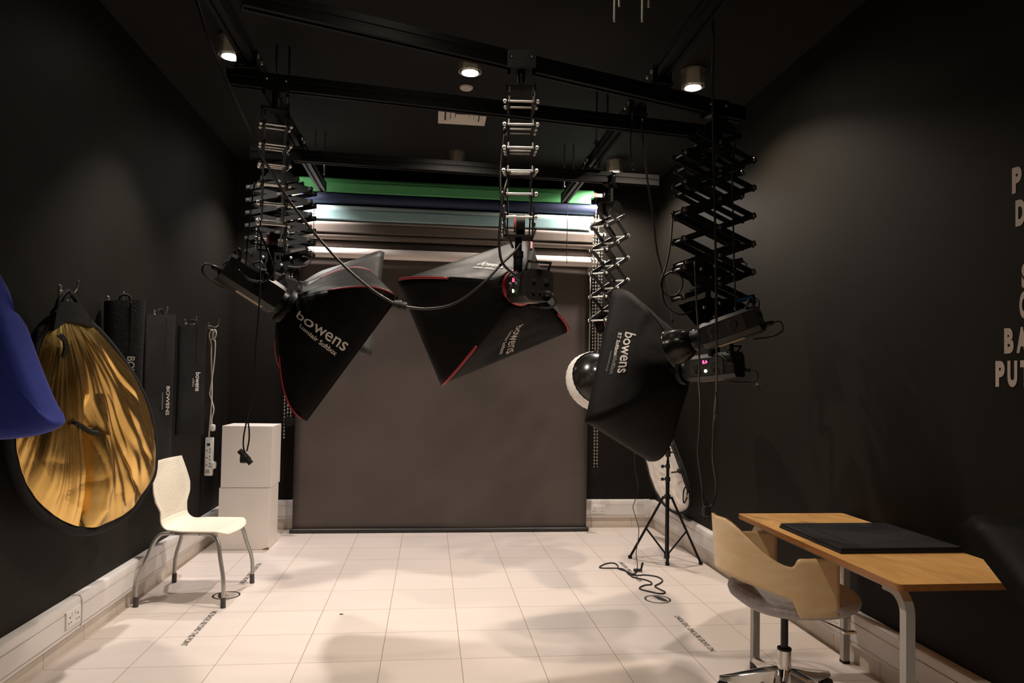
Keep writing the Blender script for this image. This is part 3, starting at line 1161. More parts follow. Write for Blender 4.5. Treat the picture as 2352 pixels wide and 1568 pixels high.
def roll(label, name, lt, lb, rt, rb, m, tail=None, tail_m=None, y=YR, xl=None, xr=None):
    """roll of background paper; top and bottom photo heights at its two ends"""
    pl = (at(694, lt, y=y) + at(694, lb, y=y)) / 2
    prr = (at(1357, rt, y=y) + at(1357, rb, y=y)) / 2
    r = ((at(694, lt, y=y) - at(694, lb, y=y)).length + (at(1357, rt, y=y) - at(1357, rb, y=y)).length) / 4
    z = (pl.z + prr.z) / 2
    x0 = xl if xl is not None else -1.20
    x1 = xr if xr is not None else 1.50
    t = thing(name, label, 'paper roll', ((x0 + x1) / 2, y, z), 'rolls of background paper on the back wall')
    bm = nb()
    cyl(bm, (x0, y, z), (x1, y, z), r, n=40)
    obj('paper', bm, m, t, sharp=40)
    bm = nb()
    cyl(bm, (x0 - .03, y, z), (x1 + .03, y, z), r * .62, n=24)
    obj('cardboard_core', bm, M['kraft'], t, sharp=40)
    bm = nb()
    cyl(bm, (x1 + .03, y, z), (x1 + .085, y, z), .018, n=20)
    obj('end_plug', bm, M['white_plastic'], t, sharp=40, label='white end plug')
    bm = nb()
    cyl(bm, (x0 - .03, y, z), (x0 - .075, y, z), .018, n=20)
    obj('end_plug', bm, M['white_plastic'], t, sharp=40, label='white end plug')
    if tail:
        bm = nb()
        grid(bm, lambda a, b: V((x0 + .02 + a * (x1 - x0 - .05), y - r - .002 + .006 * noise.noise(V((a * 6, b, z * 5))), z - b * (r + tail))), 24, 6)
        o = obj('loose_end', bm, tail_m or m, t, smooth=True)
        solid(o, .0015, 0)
    return t, z, r


roll('green paper roll, topmost on the back wall', 'paper_roll', 407, 430, 437, 455, M['green'], .055, M['green'])
roll('navy blue paper roll below the green one', 'paper_roll', 441, 467, 467, 491, M['navy'], xr=1.53)
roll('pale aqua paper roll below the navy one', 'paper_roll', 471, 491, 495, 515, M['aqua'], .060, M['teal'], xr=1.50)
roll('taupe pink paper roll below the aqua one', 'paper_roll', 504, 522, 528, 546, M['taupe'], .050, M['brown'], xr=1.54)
roll('thin dark brown paper roll below the taupe one', 'paper_roll', 531, 547, 557, 573, M['brown'], xr=1.51)
tB, zB, rB = roll('black paper roll just above the white roll', 'paper_roll', 548, 568, 573, 592, M['black_paper'], y=YR + .06)
tW, zW, rW = roll('bright white paper roll, lowest on the back wall', 'paper_roll', 566, 590, 590, 612, M['white_paper'], xr=1.535, y=YR - .02)

t = thing('backdrop', 'large black paper backdrop hanging down to the floor', 'backdrop', (.15, YR + .07, 0))
x0, x1 = -1.20, 1.495
bm = nb()
yb = YR + .075


def bdrop(a, b):
    z = zB * (1 - b) + .03 * b
    return V((x0 + a * (x1 - x0), yb + .012 * noise.noise(V((a * 3.1, b * 2.3, 1.7))) * (1 - abs(2 * a - 1) ** 6), z))


grid(bm, bdrop, 40, 40)
o = obj('paper_sheet', bm, M['black_paper'], t, smooth=True)
solid(o, .001, 0)
bm = nb()
cyl(bm, (x0 - .02, yb, .022), (x1 + .02, yb, .022), .020, n=20)
obj('bottom_bar', bm, M['paper_bar'], t, sharp=40)
t = thing('backdrop', 'white paper sheet edge showing right of the black backdrop', 'backdrop', (1.2, YR + .1, .75))
bm = nb()
grid(bm, lambda a, b: V((-1.0 + a * 2.515, YR + .11, 2.78 - b * 1.62)), 8, 12)
o = obj('paper_sheet', bm, M['white_paper'], t)
solid(o, .001, 0)


def roll_bracket(label, x, s):
    t = thing('roll_bracket', label, 'bracket', (x, WB, 2.95), 'black brackets carrying the paper rolls')
    bm = nb()
    box(bm, (x - .025, WB - .02, 2.42), (x + .025, WB, 3.30))
    obj('wall_plate', bm, M['black_metal'], t)
    for z, yy in ((3.175, YR), (3.055, YR), (2.945, YR), (2.80, YR), (2.70, YR), (zB, YR + .06), (zW, YR - .02)):
        bm = nb()
        box(bm, (x - .006, yy - .03, z - .012), (x + .006, WB - .015, z + .012))
        lathe(bm, [(.012, -.006), (.028, -.006), (.028, .006), (.012, .006), (.012, -.006)], 20, Matrix.Translation((x, yy - .005, z)) @ Matrix.Rotation(pi / 2, 4, 'Y'))
        obj('hook_arm', bm, M['black_metal'], t)


roll_bracket('left bracket holding the paper roll ends', -1.27, -1)
roll_bracket('right bracket holding the paper roll ends', 1.60, 1)


def bead_chain(label, px0, py0, px1, py1, y, twin=True, weight=True, dx=.026):
    a, b = at(px0, py0, y=y), at(px1, py1, y=y)
    t = thing('bead_chain', label, 'chain', a, 'looped bead pull chains beside the paper rolls')
    for s in ((-.5, .5) if twin else (0,)):
        bm = nb()
        n = int((a - b).length / .030)
        for k in range(n + 1):
            p = a.lerp(b, k / n) + V((s * dx, 0, 0))
            bmesh.ops.create_icosphere(bm, subdivisions=1, radius=.0095, matrix=Matrix.Translation(p) @ Matrix.Diagonal((1, 1, .8, 1)))
        tube(bm, [a + V((s * dx, 0, 0)), b + V((s * dx, 0, 0))], .0022, 5, smooth=False)
        obj('bead_strand', bm, M['bead'], t, smooth=True)
    if weight:
        bm = nb()
        c = b + V((0, 0, -.05))
        cyl(bm, c + V((0, -.012, 0)), c + V((0, .012, 0)), .042, n=24)
        box(bm, c + V((-.012, -.008, .03)), c + V((.012, .008, .06)))
        obj('chain_weight', bm, M['black_metal'], t, sharp=40)
    return t


bead_chain('leftmost long bead chain at left of backdrop', 660, 590, 652, 1005, 6.50, twin=False, weight=False)
bead_chain('bead chain next to left edge of backdrop, ending in weight', 668, 580, 664, 955, 6.44)
bead_chain('long bead chain at right of backdrop, lowest, ending in round weight', 1372, 480, 1368, 1072, 6.50)
bead_chain('short bead chain touching right edge of the white sheet', 1366, 545, 1364, 800, 6.47, weight=False)
bead_chain('short bead chain at far right of the chains, above beauty dish', 1380, 560, 1377, 800, 6.46, weight=False, dx=.022)

# ------------------------------------------------------------------ left wall: gold reflector, bags, hooks


def wall_hook(label, px, py, kind=0):
    p = at(px, py, x=WL + .01)
    t = thing('wall_hook', label, 'hook', (WL, p.y, p.z), 'bright hooks on the left wall')
    bm = nb()
    box(bm, (WL, p.y - .014, p.z - .03), (WL + .004, p.y + .014, p.z + .03), .002)
    obj('hook_plate', bm, M['zinc'], t)
    bm = nb()
    tube(bm, [(WL + .004, p.y, p.z), (WL + .05, p.y, p.z - .01), (WL + .075, p.y, p.z + .012), (WL + .082, p.y, p.z + .055)], .0045, 8)
    tube(bm, [(WL + .004, p.y, p.z - .02), (WL + .04, p.y, p.z - .05), (WL + .062, p.y, p.z - .035)], .0045, 8)
    obj('hook_prongs', bm, M['zinc'], t, smooth=True)
    return p


wall_hook('double hook holding the gold reflector', 143, 668)
wall_hook('hook over the first black bag, beside gold reflector', 253, 692)
wall_hook('hook over the long thin bag', 358, 722)
wall_hook('hook over the third bag, the one with grey print', 428, 742)
wall_hook('hook holding the white extension cable', 482, 748)

GA, GB = V((-1.742, 3.20, 0)), V((-1.56, 4.235, 0))
gd = (GB - GA).normalized()
gn = V((gd.y, -gd.x, 0))          # towards the room


def on_gold(px, py, lift=0):
    o, d = CAMP, q2w(RM.transposed() @ V(((px - CX) / F, (py - CY) / F, 1.0)))
    k = (GA - o).dot(gn) / d.dot(gn)
    return o + d * k + gn * lift


OUT = [(135, 735), (165, 741), (198, 749), (236, 785), (269, 827), (303, 878), (328, 932), (345, 1000), (346, 1076), (328, 1116), (295, 1164), (253, 1193), (202, 1210), (152, 1204), (97, 1172), (59, 1130), (34, 1071), (21, 1010), (26, 960), (48, 900), (70, 840), (82, 793), (101, 756)]
gpts = smooth_path([on_gold(*p) for p in OUT], 14, True)
gc = on_gold(190, 980)
t = thing('reflector', 'crumpled gold oval reflector with black rim hanging on left wall', 'reflector', gc)


def ridge(x):
    """rounded pleats with tight valleys"""
    return abs(sin(x)) ** .8 - .6


def fold(p):
    """gathered cloth: pleats fanning down from the hook, a deep gather in the middle, crumples low down"""
    u = (p - gc).dot(gd)
    z = p.z - gc.z
    top = V((-.20, .50))
    dx, dz = u - top.x, top.y - z + .12
    a = math.atan2(dx, dz)
    rr = sqrt(dx * dx + dz * dz)
    g = min(1, rr * 1.6)
    w1 = .8 * noise.noise(V((u * 2.2, z * 1.0, 0)))
    f = .024 * ridge(a * 11 + w1) * g
    f += .009 * ridge(a * 27 + .9 * noise.noise(V((u * 4, z * 1.2, 4)))) * g
    f += .003 * sin(a * 90 + 1.5 * noise.noise(V((u * 6, z * 2, 9)))) * g
    f += .034 * noise.noise(V((u * 6, z * 1.1, 2.5)))
    low = max(0, min(1, (-.05 - z) * 4))
    f += low * .010 * abs(noise.noise(V((u * 7, z * 8, 5.5))))
    c = u + .045 + .10 * z
    k = max(0, min(1, (.16 - z) * 5))
    f += -.085 * math.exp(-(c / .032) ** 2) * k + .055 * math.exp(-((c - .085) / .05) ** 2) * k
    return f


bm = nb()
NR, NS = 110, len(gpts)
rows = [[bm.verts.new(gc + gn * (.03 + fold(gc)))]]
for i in range(1, NR + 1):
    k = i / NR
    row = []
    for p in gpts:
        q = gc.lerp(p, k)
        edge = min(1, (1 - k) * 6)
        row.append(bm.verts.new(q + gn * (.022 + fold(q) * (.25 + .75 * edge) + .03 * sin(pi * k))))
    rows.append(row)
for s in range(NS):
    bm.faces.new((rows[0][0], rows[1][s], rows[1][(s + 1) % NS]))
for A, B in zip(rows[1:], rows[2:]):
    for s in range(NS):
        bm.faces.new((A[s], A[(s + 1) % NS], B[(s + 1) % NS], B[s]))
o = obj('gold_cloth', bm, M['gold'], t, smooth=True)
solid(o, .002, -1)
rim = []
cen = sum(gpts, V((0, 0, 0))) / NS
for p in gpts:
    d = (p - cen)
    low = max(0, -(d.z)) * .01
    rim.append(p + d.normalized() * (.014 + low) + gn * .004)
bm = nb()
tube(bm, rim[::3], .024, 10, closed=True, sub=3)
obj('rim', bm, M['blackcloth'], t, smooth=True, label='black sprung rim')
bm = nb()
top = [on_gold(*p, .015) for p in ((101, 760), (108, 715), (130, 690), (165, 695), (190, 735), (200, 752), (165, 742), (135, 736))]
prism(bm, top, gn * .03)
obj('gathered_rim_top', bm, M['blackcloth'], t)
for pts in (((112, 725), (120, 690), (140, 668), (146, 676)), ((146, 672), (160, 690), (178, 715), (186, 738)), ((120, 730), (132, 690), (150, 674), (165, 700), (172, 735))):
    bm = nb()
    tube(bm, [on_gold(*p, .03) for p in pts], .009, 8)
    obj('hanging_strap', bm, M['blackcloth'], t, smooth=True)
bm = nb()
prism(bm, [on_gold(*p, .085) for p in ((86, 770), (97, 765), (106, 775), (112, 792), (108, 812), (103, 823), (97, 818), (103, 800), (101, 783))], gn * .008)
obj('grip_tape', bm, M['blackcloth'], t, label='black grip tab on the gold cloth')
bm = nb()
tube(bm, [on_gold(*p, .085) for p in ((128, 968), (145, 976), (165, 990), (184, 993))], .012, 8)
obj('inner_rim_fold', bm, M['blackcloth'], t, smooth=True, label='black rim folded into the middle')


def bag(label, px0, px1, pyt, pyb, yc, dep, txts, turn=28, hw=None, group='black accessory bags hanging on the left wall'):
    """soft long bag hung by a loop, its face turned towards the room"""
    a = radians(turn)
    wv, nv = V((cos(a), sin(a), 0)), V((sin(a), -cos(a), 0))
    c = at((px0 + px1) / 2, pyt, y=yc)
    hw = hw or (at(px1, pyt, y=yc) - at(px0, pyt, y=yc)).length / 2 / cos(a) * .98
    xm = WL + hw * cos(a) + dep / 2 * sin(a) + .006
    if c.x < xm:
        c = at((px0 + px1) / 2, pyt, x=xm)
        yc = c.y
    z1, z0 = c.z, at((px0 + px1) / 2, pyb, y=yc).z
    t = thing('accessory_bag', label, 'bag', (c.x, c.y, z0), group)

    def f(u, b, grow=0):
        an = 2 * pi * u
        k = 1 - .10 * abs(2 * b - 1) ** 3 + .03 * noise.noise(V((u * 3, b * 4, yc)))
        e = .5
        cx = math.copysign(abs(cos(an)) ** e, cos(an))
        sy = math.copysign(abs(sin(an)) ** e, sin(an))
        return V((c.x, c.y, 0)) + wv * (hw * cx * (1 - .05 * sin(pi * b))) + nv * ((dep / 2) * sy * k) + V((0, 0, z0 + (z1 - z0) * b + .012 * cx * (b > .98)))
    bm = nb()
    grid(bm, f, 40, 26)
    for b in (0, 1):
        bm.faces.new([bm.verts.new(f(k / 40, b)) for k in range(40)])
    bmesh.ops.remove_doubles(bm, verts=bm.verts, dist=1e-5)
    obj('bag_body', bm, M['blackcloth'], t, sharp=60)
    bm = nb()
    q = V((c.x, c.y, z1))
    tube(bm, [q - wv * .025 + V((0, 0, -.03)), q - wv * .025 + V((0, 0, .01)), q - wv * .015 + V((0, 0, .03)), q + wv * .015 + V((0, 0, .03)), q + wv * .025 + V((0, 0, .01)), q + wv * .03 + V((0, 0, -.03))], .007, 6)
    obj('strap_loop', bm, M['blackcloth'], t, smooth=True)
    bm = nb()
    tube(bm, [q + wv * .25 * hw + nv * (dep / 2 - .002) + V((0, 0, -h)) for h in (.01, .12, .3)], .003, 6)
    obj('zip', bm, M['rubber_gloss'], t, smooth=True)
    for s, size, k, py, m in txts:
        zz = at((px0 + px1) / 2, py, y=yc).z
        o = V((c.x, c.y, zz)) + wv * (k * hw) + nv * (dep / 2 + .0035)
        text('printed_logo', s, size, planar(o, (0, 0, -1), wv), m, t, bold=.0008)


bag('wide black bag partly behind the gold reflector', 249, 326, 690, 1010, 4.35, .09, [('BOWENS', .052, .30, 862, M['print'])])
bag('long thin black bag reaching lowest, beside back of ivory chair', 345, 391, 722, 1108, 4.87, .045, [('BOWENS', .046, .45, 920, M['print']), ('www.bowens.co.uk', .014, .1, 920, M['print_dim'])], turn=72, hw=.14)
bag('shorter black bag nearest the extension lead, grey print', 415, 470, 746, 998, 5.50, .07, [('bowens', .044, .40, 876, M['print']), ('softbox', .02, .1, 878, M['print_dim'])])

# extension lead
EY = 6.02
pt_, pb_ = at(482, 1004, y=EY), at(482, 1092, y=EY)
ex = max(pt_.x, WL + .04)
t = thing('extension_lead', 'white four way extension lead with looped cable on left wall', 'extension lead', (ex, EY, pb_.z))
z1, z0 = pt_.z, pb_.z
bm = nb()
box(bm, (ex - .031, EY - .02, z0), (ex + .031, EY + .02, z1), .008, seg=2)
obj('socket_strip', bm, M['white_plastic'], t, sharp=40)
bm = nb()
box(bm, (ex - .014, EY - .023, z1 - .066), (ex + .010, EY - .019, z1 - .046))
obj('rocker_switch', bm, M['rubber'], t)
for k in range(3):
    zc = z1 - .105 - k * .058
    bm = nb()
    box(bm, (ex - .020, EY - .0225, zc - .003), (ex - .008, EY - .0195, zc + .003))
    for q in (-1, 1):
        box(bm, (ex + .006, EY - .0225, zc + q * .012 - .004), (ex + .014, EY - .0195, zc + q * .012 + .004))
    obj('pin_holes', bm, M['dark_hole'], t)
bm = nb()
box(bm, (ex - .022, EY - .0212, z0 + .022), (ex + .010, EY - .0205, z0 + .05))
obj('rating_label', bm, M['sticker'], t)
bm = nb()
box(bm, (ex + .020, EY - .03, z0 + .055), (ex + .056, EY + .02, z0 + .115), .014, seg=2)
obj('white_plug_top', bm, M['white_plastic'], t, sharp=40)
xw2 = ex
for pts in (((480, 1006), (481, 985), (484, 950), (486, 925), (487, 890), (486, 850), (485, 821), (485, 790), (481, 775), (481, 765), (486, 757), (490, 764), (488, 776), (484, 781)),
            ((490, 781), (495, 772), (496, 762), (492, 757), (488, 764), (490, 779), (494, 785), (493, 817), (489, 854), (483, 895), (482, 905), (487, 922), (491, 940), (487, 958), (486, 968), (488, 980))):
    bm = nb()
    tube(bm, [at(*p, y=EY) for p in pts], .0055, 8, sub=5)
    obj('cable', bm, M['cable_white'], t, smooth=True)
p = at(488, 980, y=EY)
bm = nb()
box(bm, p + V((-.018, -.02, -.035)), p + V((.022, .02, .02)), .012, seg=2)
obj('plug', bm, M['white_plastic'], t, sharp=40)

# blue cloth panel in the foreground
yb_ = 2.25
BL = [(-150, 560), (-40, 600), (-8, 650), (-2, 690), (6, 704), (16, 709), (26, 718), (38, 738), (50, 772), (75, 840), (100, 902), (122, 950), (135, 968), (136, 976), (128, 984), (100, 996), (60, 1004), (10, 1009), (-60, 1010), (-150, 1000)]
bp = smooth_path([at(*p, y=yb_) for p in BL], 4, True)
t = thing('cloth_panel', 'padded royal blue cloth panel at left edge before gold reflector', 'cloth panel', at(-60, 600, y=yb_))
bc = sum(bp, V((0, 0, 0))) / len(bp)
bm = nb()
lay = []
for side in (-1, 1):
    for k in (1.0, .985, .95, .85, .5):
        th = .038 * max(0, 1 - max(0, (k - .5) / .5) ** 6) ** .5 if k < 1 else 0
        if side == 1 and k == 1.0:
            continue
        lay.append((side, k, th))
rings = {}
for side, k, th in lay:
    rings[(side, k)] = [bm.verts.new(bc.lerp(p, k) + V((side * th * .4, side * th, 0))) for p in bp]
nB = len(bp)
for side in (-1, 1):
    ks = [1.0, .985, .95, .85, .5]
    for k0, k1 in zip(ks, ks[1:]):
        A = rings[(side, k0)] if (side, k0) in rings else rings[(-1, 1.0)]
        B = rings[(side, k1)]
        for i in range(nB):
            bm.faces.new((A[i], A[(i + 1) % nB], B[(i + 1) % nB], B[i]))
    c = bm.verts.new(bc + V((side * .016, side * .04, 0)))
    R = rings[(side, .5)]
    for i in range(nB):
        bm.faces.new((R[i], R[(i + 1) % nB], c))
obj('padded_cover', bm, M['blue'], t, smooth=True)
bm = nb()
pa = at(-60, 600, y=yb_)
tube(bm, [pa, pa + V((-.15, .05, .25)), (WL + .01, yb_ + .1, pa.z + .38)], .012, 8)
obj('hanging_strap', bm, M['blackcloth'], t, smooth=True)

# ------------------------------------------------------------------ plinths


def plinth(label, x0, x1, y0, y1, z0, z1, chip):
    t = thing('display_plinth', label, 'plinth', ((x0 + x1) / 2, (y0 + y1) / 2, z0), 'white painted plinths stacked at back left')
    bm = nb()
    box(bm, (x0, y0, z0 + .002), (x1, y1, z1), .002)
    obj('box_shell', bm, M['plinth'], t)
    if chip:
        bm = nb()
        prism(bm, [(x1 - .055, y0 - .0012, z0 + .002), (x1 + .0012, y0 - .0012, z0 + .002), (x1 + .0012, y0 - .0012, z0 + .020), (x1 - .03, y0 - .0012, z0 + .012)], (0, .01, 0))
        obj('chipped_corner', bm, M['chip'], t, label='bare brown chipped corner')


plinth('lower white plinth with a chipped brown corner, on the floor', -1.672, -1.272, 6.015, 6.345, 0, .50, True)
plinth('upper white plinth stacked on the lower one', -1.660, -1.262, 6.01, 6.345, .501, 1.002, False)

# ------------------------------------------------------------------ ivory chair
t = thing('chair', 'ivory plastic chair with perforated back and silver legs', 'chair')


def cw(z):      # half width of the back at height z (0 = seat level, .42 = top)
    pts = [(0, .20), (.05, .175), (.10, .175), (.20, .232), (.235, .240), (.26, .236), (.42, .190)]
    for (a, b), (c, d) in zip(pts, pts[1:]):
        if z <= c:
            k = (z - a) / (c - a)
            k = k * k * (3 - 2 * k) if z < .2 else k
            return (b + (d - b) * k) * 1.08
    return pts[-1][1] * 1.08


def shell_pt(v, u):
    """v 0..1 seat front to back top, u -1..1 across"""
    if v < .44:
        k = v / .44
        x = .235 - k * .36
        hw = .228 * (1 - max(0, 1 - k / .18) ** 2.2 * .30)
        z = .448 - .028 * max(0, 1 - k / .2) ** 2 - .012 * (1 - u * u) * sin(pi * min(1, k * 1.1))
        if k > .75:
            hw += (.20 - hw) * ((k - .75) / .25) ** 1.5
        return V((x + .02 * (0 if k > .2 else -(u * u) * (1 - k / .2)), u * hw, z))
    if v < .56:
        k = (v - .44) / .12
        an = k * radians(80)
        r = .065
        x = -.125 - r * sin(an)
        z = .448 + r * (1 - cos(an))
        zz = z - .448
        return V((x - .012 * (1 - u * u) * k, u * (.20 + (cw(.05) - .20) * k), z))
    k = (v - .56) / .44
    zz = .053 + k * .365
    x = -.19 - k * .055 + .012 * sin(pi * k)
    x -= .022 * (1 - u * u)
    return V((x, u * cw(zz), .448 + zz))


NU, NV = 114, 231
def spread(a, n):
    k = round(a * n)
    return (k // 3 + (0, .27, .73)[k % 3]) / (n / 3)


skipc = set()
for j in range(NV):
    bm_ = (j // 3 + .5) / (NV / 3)
    k = (bm_ - .56) / .44
    zz = .053 + k * .365
    if j % 3 != 1 or k < .06 or k > .94:
        continue
    hw = cw(zz)
    lim = .20 if zz > .15 else .20 * max(0, (zz - .045) / .105)
    lim = min(lim, hw - .045)
    for i in range(NU):
        u = (i // 3 + .5) / (NU / 3) * 2 - 1
        if i % 3 == 1 and abs(u) * hw < lim:
            skipc.add((i, j))
bm = nb()
grid(bm, lambda a, b: shell_pt(spread(b, NV), spread(a, NU) * 2 - 1), NU, NV, skip=lambda i, j: (i, j) in skipc)
o = obj('seat_shell', bm, M['chair_shell'], t, smooth=True)
solid(o, .009, 0)
for sy in (-1, 1):
    for sx in (-1, 1):
        foot = V((-.29 if sx < 0 else .235, sy * .262, 0))
        knee = V((foot.x * .985, foot.y * .99, .16))
        topp = V((-.20 if sx < 0 else .165, sy * .205, .425))
        inn = V((-.10 if sx < 0 else .05, sy * .19, .430))
        bm = nb()
        tube(bm, [foot + V((0, 0, .002)), knee, knee.lerp(topp, .5), topp + (knee - topp).normalized() * .05, topp.lerp(inn, .25), inn], .0125, 12, sub=6)
        leg = obj('leg', bm, M['chair_leg'], t, smooth=True)
        bm = nb()
        cyl(bm, foot, foot + (knee - foot).normalized() * .062, .0158, .0148, 16)
        obj('foot_cap', bm, M['foot'], leg, sharp=40)
bm = nb()
for sy in (-1, 1):
    tube(bm, [(-.10, sy * .19, .430), (.05, sy * .19, .430)], .011, 10, smooth=False)
    box(bm, (-.05, sy * .19 - .02, .424), (0, sy * .19 + .02, .440), .003)
tube(bm, [(.02, -.19, .428), (.02, .19, .428)], .011, 10, smooth=False)
tube(bm, [(-.08, -.19, .428), (-.08, .19, .428)], .011, 10, smooth=False)
obj('seat_frame', bm, M['chair_leg'], t, smooth=True)
t.location = (-1.430, 4.825, 0)
t.rotation_euler = (0, 0, radians(-5))

# ------------------------------------------------------------------ floor stickers
ZF = .0012
GS = 'NO SHOES BEYOND THIS POINT stickers on the floor'


def floor_text(label, x, y0, y1, sgn):
    t = None
    yc = (y0 + y1) / 2
    vs, fs = text_geo('NO SHOES BEYOND THIS POINT', .05)
    w = max(v[0] for v in vs) - min(v[0] for v in vs)
    h = max(v[1] for v in vs) - min(v[1] for v in vs)
    k = abs(y1 - y0) / w
    hh = .034 / h
    c0 = (max(v[0] for v in vs) + min(v[0] for v in vs)) / 2
    c1 = (max(v[1] for v in vs) + min(v[1] for v in vs)) / 2
    me = bpy.data.meshes.new('floor_sticker')
    me.from_pydata([(x + (-sgn) * (v[1] - c1) * hh, yc + sgn * (v[0] - c0) * k, ZF) for v in vs], [], fs)
    o = link('floor_sticker', me, M['decal'])
    tag(o, label, 'floor sticker', GS)


floor_text('NO SHOES floor lettering at left, nearer line, before ivory chair', -1.248, 4.483, 3.926, -1)
floor_text('NO SHOES floor lettering at left, farther line, behind chair leg', -1.240, 5.578, 5.034, -1)
floor_text('NO SHOES floor lettering at right, nearer line, beside birch chair', 1.523, 3.665, 4.228, 1)
floor_text('NO SHOES floor lettering at right, farther line, under tangled cable', 1.52, 4.962, 5.504, 1)


def shoe_sign(label, cx, cy, flip):
    t = thing('floor_sign', label, 'floor sticker', (cx, cy, 0), 'round shoe signs on the floor')
    bm = nb()
    R = .086
    A = [bm.verts.new((cx + R * cos(a), cy + R * sin(a), ZF)) for a in [2 * pi * k / 64 for k in range(64)]]
    B = [bm.verts.new((cx + (R - .012) * cos(a), cy + (R - .012) * sin(a), ZF)) for a in [2 * pi * k / 64 for k in range(64)]]
    for k in range(64):
        bm.faces.new((A[k], A[(k + 1) % 64], B[(k + 1) % 64], B[k]))
    obj('ring', bm, M['decal'], t)
    s = -1 if flip else 1
    sh = [(-.016, .062), (-.008, .066), (.012, .064), (.028, .058), (.040, .036), (.050, .004), (.057, -.030), (.055, -.044), (.040, -.048), (.026, -.046), (.012, -.024), (0, -.006), (-.002, .020), (-.008, .046)]
    bm = nb()
    bm.faces.new([bm.verts.new((cx + s * a, cy + s * b, ZF)) for a, b in smooth_path([V((a, b, 0)) for a, b in sh], 4, True) for a, b in [(a, b)]]) if False else bm.faces.new([bm.verts.new((cx + s * q.x, cy + s * q.y, ZF)) for q in smooth_path([V((a, b, 0)) for a, b in sh], 4, True)])
    obj('shoe_shape', bm, M['decal'], t)
    bm = nb()
    for a, b, w in (((-.030, .056), (-.016, .004), .003), ((-.016, .004), (-.008, .014), .003)):
        bar(bm, (cx + s * a[0], cy + s * a[1], ZF), (cx + s * b[0], cy + s * b[1], ZF), w, .0006)
    obj('lace_lines', bm, M['brass'], t)


shoe_sign('round shoe sign on floor beside ivory chair leg', -1.268, 4.795, True)
shoe_sign('round shoe sign on floor near tangled black cable', 1.512, 4.555, False)

# ------------------------------------------------------------------ light stand and white reflector
sc = V((1.886, 5.47, 0))
t = thing('light_stand', 'black tripod light stand before white reflector', 'light stand', sc)
bm = nb()
cyl(bm, sc + V((0, 0, .03)), sc + V((0, 0, .66)), .0155, n=16)
obj('lower_tube', bm, M['black_metal'], t, sharp=40)
bm = nb()
cyl(bm, sc + V((0, 0, .64)), sc + V((0, 0, .80)), .012, n=14)
cyl(bm, sc + V((0, 0, .78)), sc + V((0, 0, 1.02)), .009, n=14)
obj('upper_tube', bm, M['black_metal'], t, sharp=40)
for z, r, k in ((.515, .026, 0), (.655, .021, 1), (.755, .017, 1), (.05, .022, 0)):
    bm = nb()
    cyl(bm, sc + V((0, 0, z - .016)), sc + V((0, 0, z + .016)), r, n=16)
    if k:
        cyl(bm, sc + V((0, 0, z)), sc + V((-.045, -.01, z)), .006, n=8)
        box(bm, sc + V((-.056, -.018, z - .012)), sc + V((-.036, .0, z + .012)), .003)
    obj('collar', bm, M['rubber'], t, sharp=40)
bm = nb()
cyl(bm, sc + V((0, 0, .83)), sc + V((0, 0, .90)), .020, n=12)
cyl(bm, sc + V((0, 0, .86)), sc + V((.05, -.01, .87)), .007, n=8)
obj('grip_head', bm, M['rubber'], t, sharp=40)
for fx, fy in ((1.629, 5.608), (1.862, 5.385), (2.135, 5.395)):
    f = V((fx, fy, .012))
    top = sc + V((0, 0, .515)) + (V((f.x, f.y, 0)) - V((sc.x, sc.y, 0))).normalized() * .03
    bm = nb()
    bar(bm, top, f, .018, .022)
    box(bm, f + V((-.014, -.014, -.012)), f + V((.014, .014, .012)), .004)
    leg = obj('leg', bm, M['black_metal'], t)
    mid = top.lerp(f, .52)
    bm = nb()
    bar(bm, mid, sc + V((0, 0, .055)), .011, .016)
    cyl(bm, mid + V((0, -.012, 0)), mid + V((0, .012, 0)), .007, n=8)
    obj('strut', bm, M['black_metal'], leg)

W0, W1 = V((2.155, 5.66, 0)), V((1.99, 6.26, 0))
wd_ = (W1 - W0).normalized()
wn = V((wd_.y, -wd_.x, 0))
if wn.y > 0:
    wn = -wn


def on_white(px, py, lift=0):
    d = q2w(RM.transposed() @ V(((px - CX) / F, (py - CY) / F, 1.0)))
    k = (W0 - CAMP).dot(wn) / d.dot(wn)
    return CAMP + d * k + wn * lift


WO = [(1483, 1052), (1491, 1085), (1501, 1115), (1514, 1139), (1528, 1158), (1542, 1170), (1557, 1176), (1569, 1175), (1580, 1167), (1585, 1152), (1582, 1121), (1569, 1076), (1554, 1037), (1538, 1000), (1518, 978), (1498, 980), (1484, 1005), (1481, 1030)]
wp = smooth_path([on_white(*p) for p in WO], 6, True)
wc = sum(wp, V((0, 0, 0))) / len(wp)
t = thing('reflector', 'white oval reflector with black rim leaning against right wall', 'reflector', wc)
bm = nb()
rows = [[bm.verts.new(wc)]]
for i in range(1, 13):
    rows.append([bm.verts.new(wc.lerp(p, i / 12) + wn * .008 * noise.noise(V((p.x * 8 * i, p.z * 6, i * .2)))) for p in wp])
n = len(wp)
for s in range(n):
    bm.faces.new((rows[0][0], rows[1][s], rows[1][(s + 1) % n]))
for A, B in zip(rows[1:], rows[2:]):
    for s in range(n):
        bm.faces.new((A[s], A[(s + 1) % n], B[(s + 1) % n], B[s]))
o = obj('white_cloth', bm, M['reflwhite'], t, smooth=True)
solid(o, .003, 0)
bm = nb()
tube(bm, [p + (p - wc).normalized() * .008 for p in wp[::3]], .013, 8, closed=True, sub=3)
obj('rim', bm, M['blackcloth'], t, smooth=True)
t = thing('reflector_holder', 'black reflector holder tube along right edge of white reflector', 'reflector holder', on_white(1580, 1100, .03))
bm = nb()
tube(bm, [on_white(1550, 1020, .035), on_white(1571, 1075, .035), on_white(1590, 1130, .035)], .011, 10)
obj('arm_tube', bm, M['black_metal'], t, smooth=True)
bm = nb()
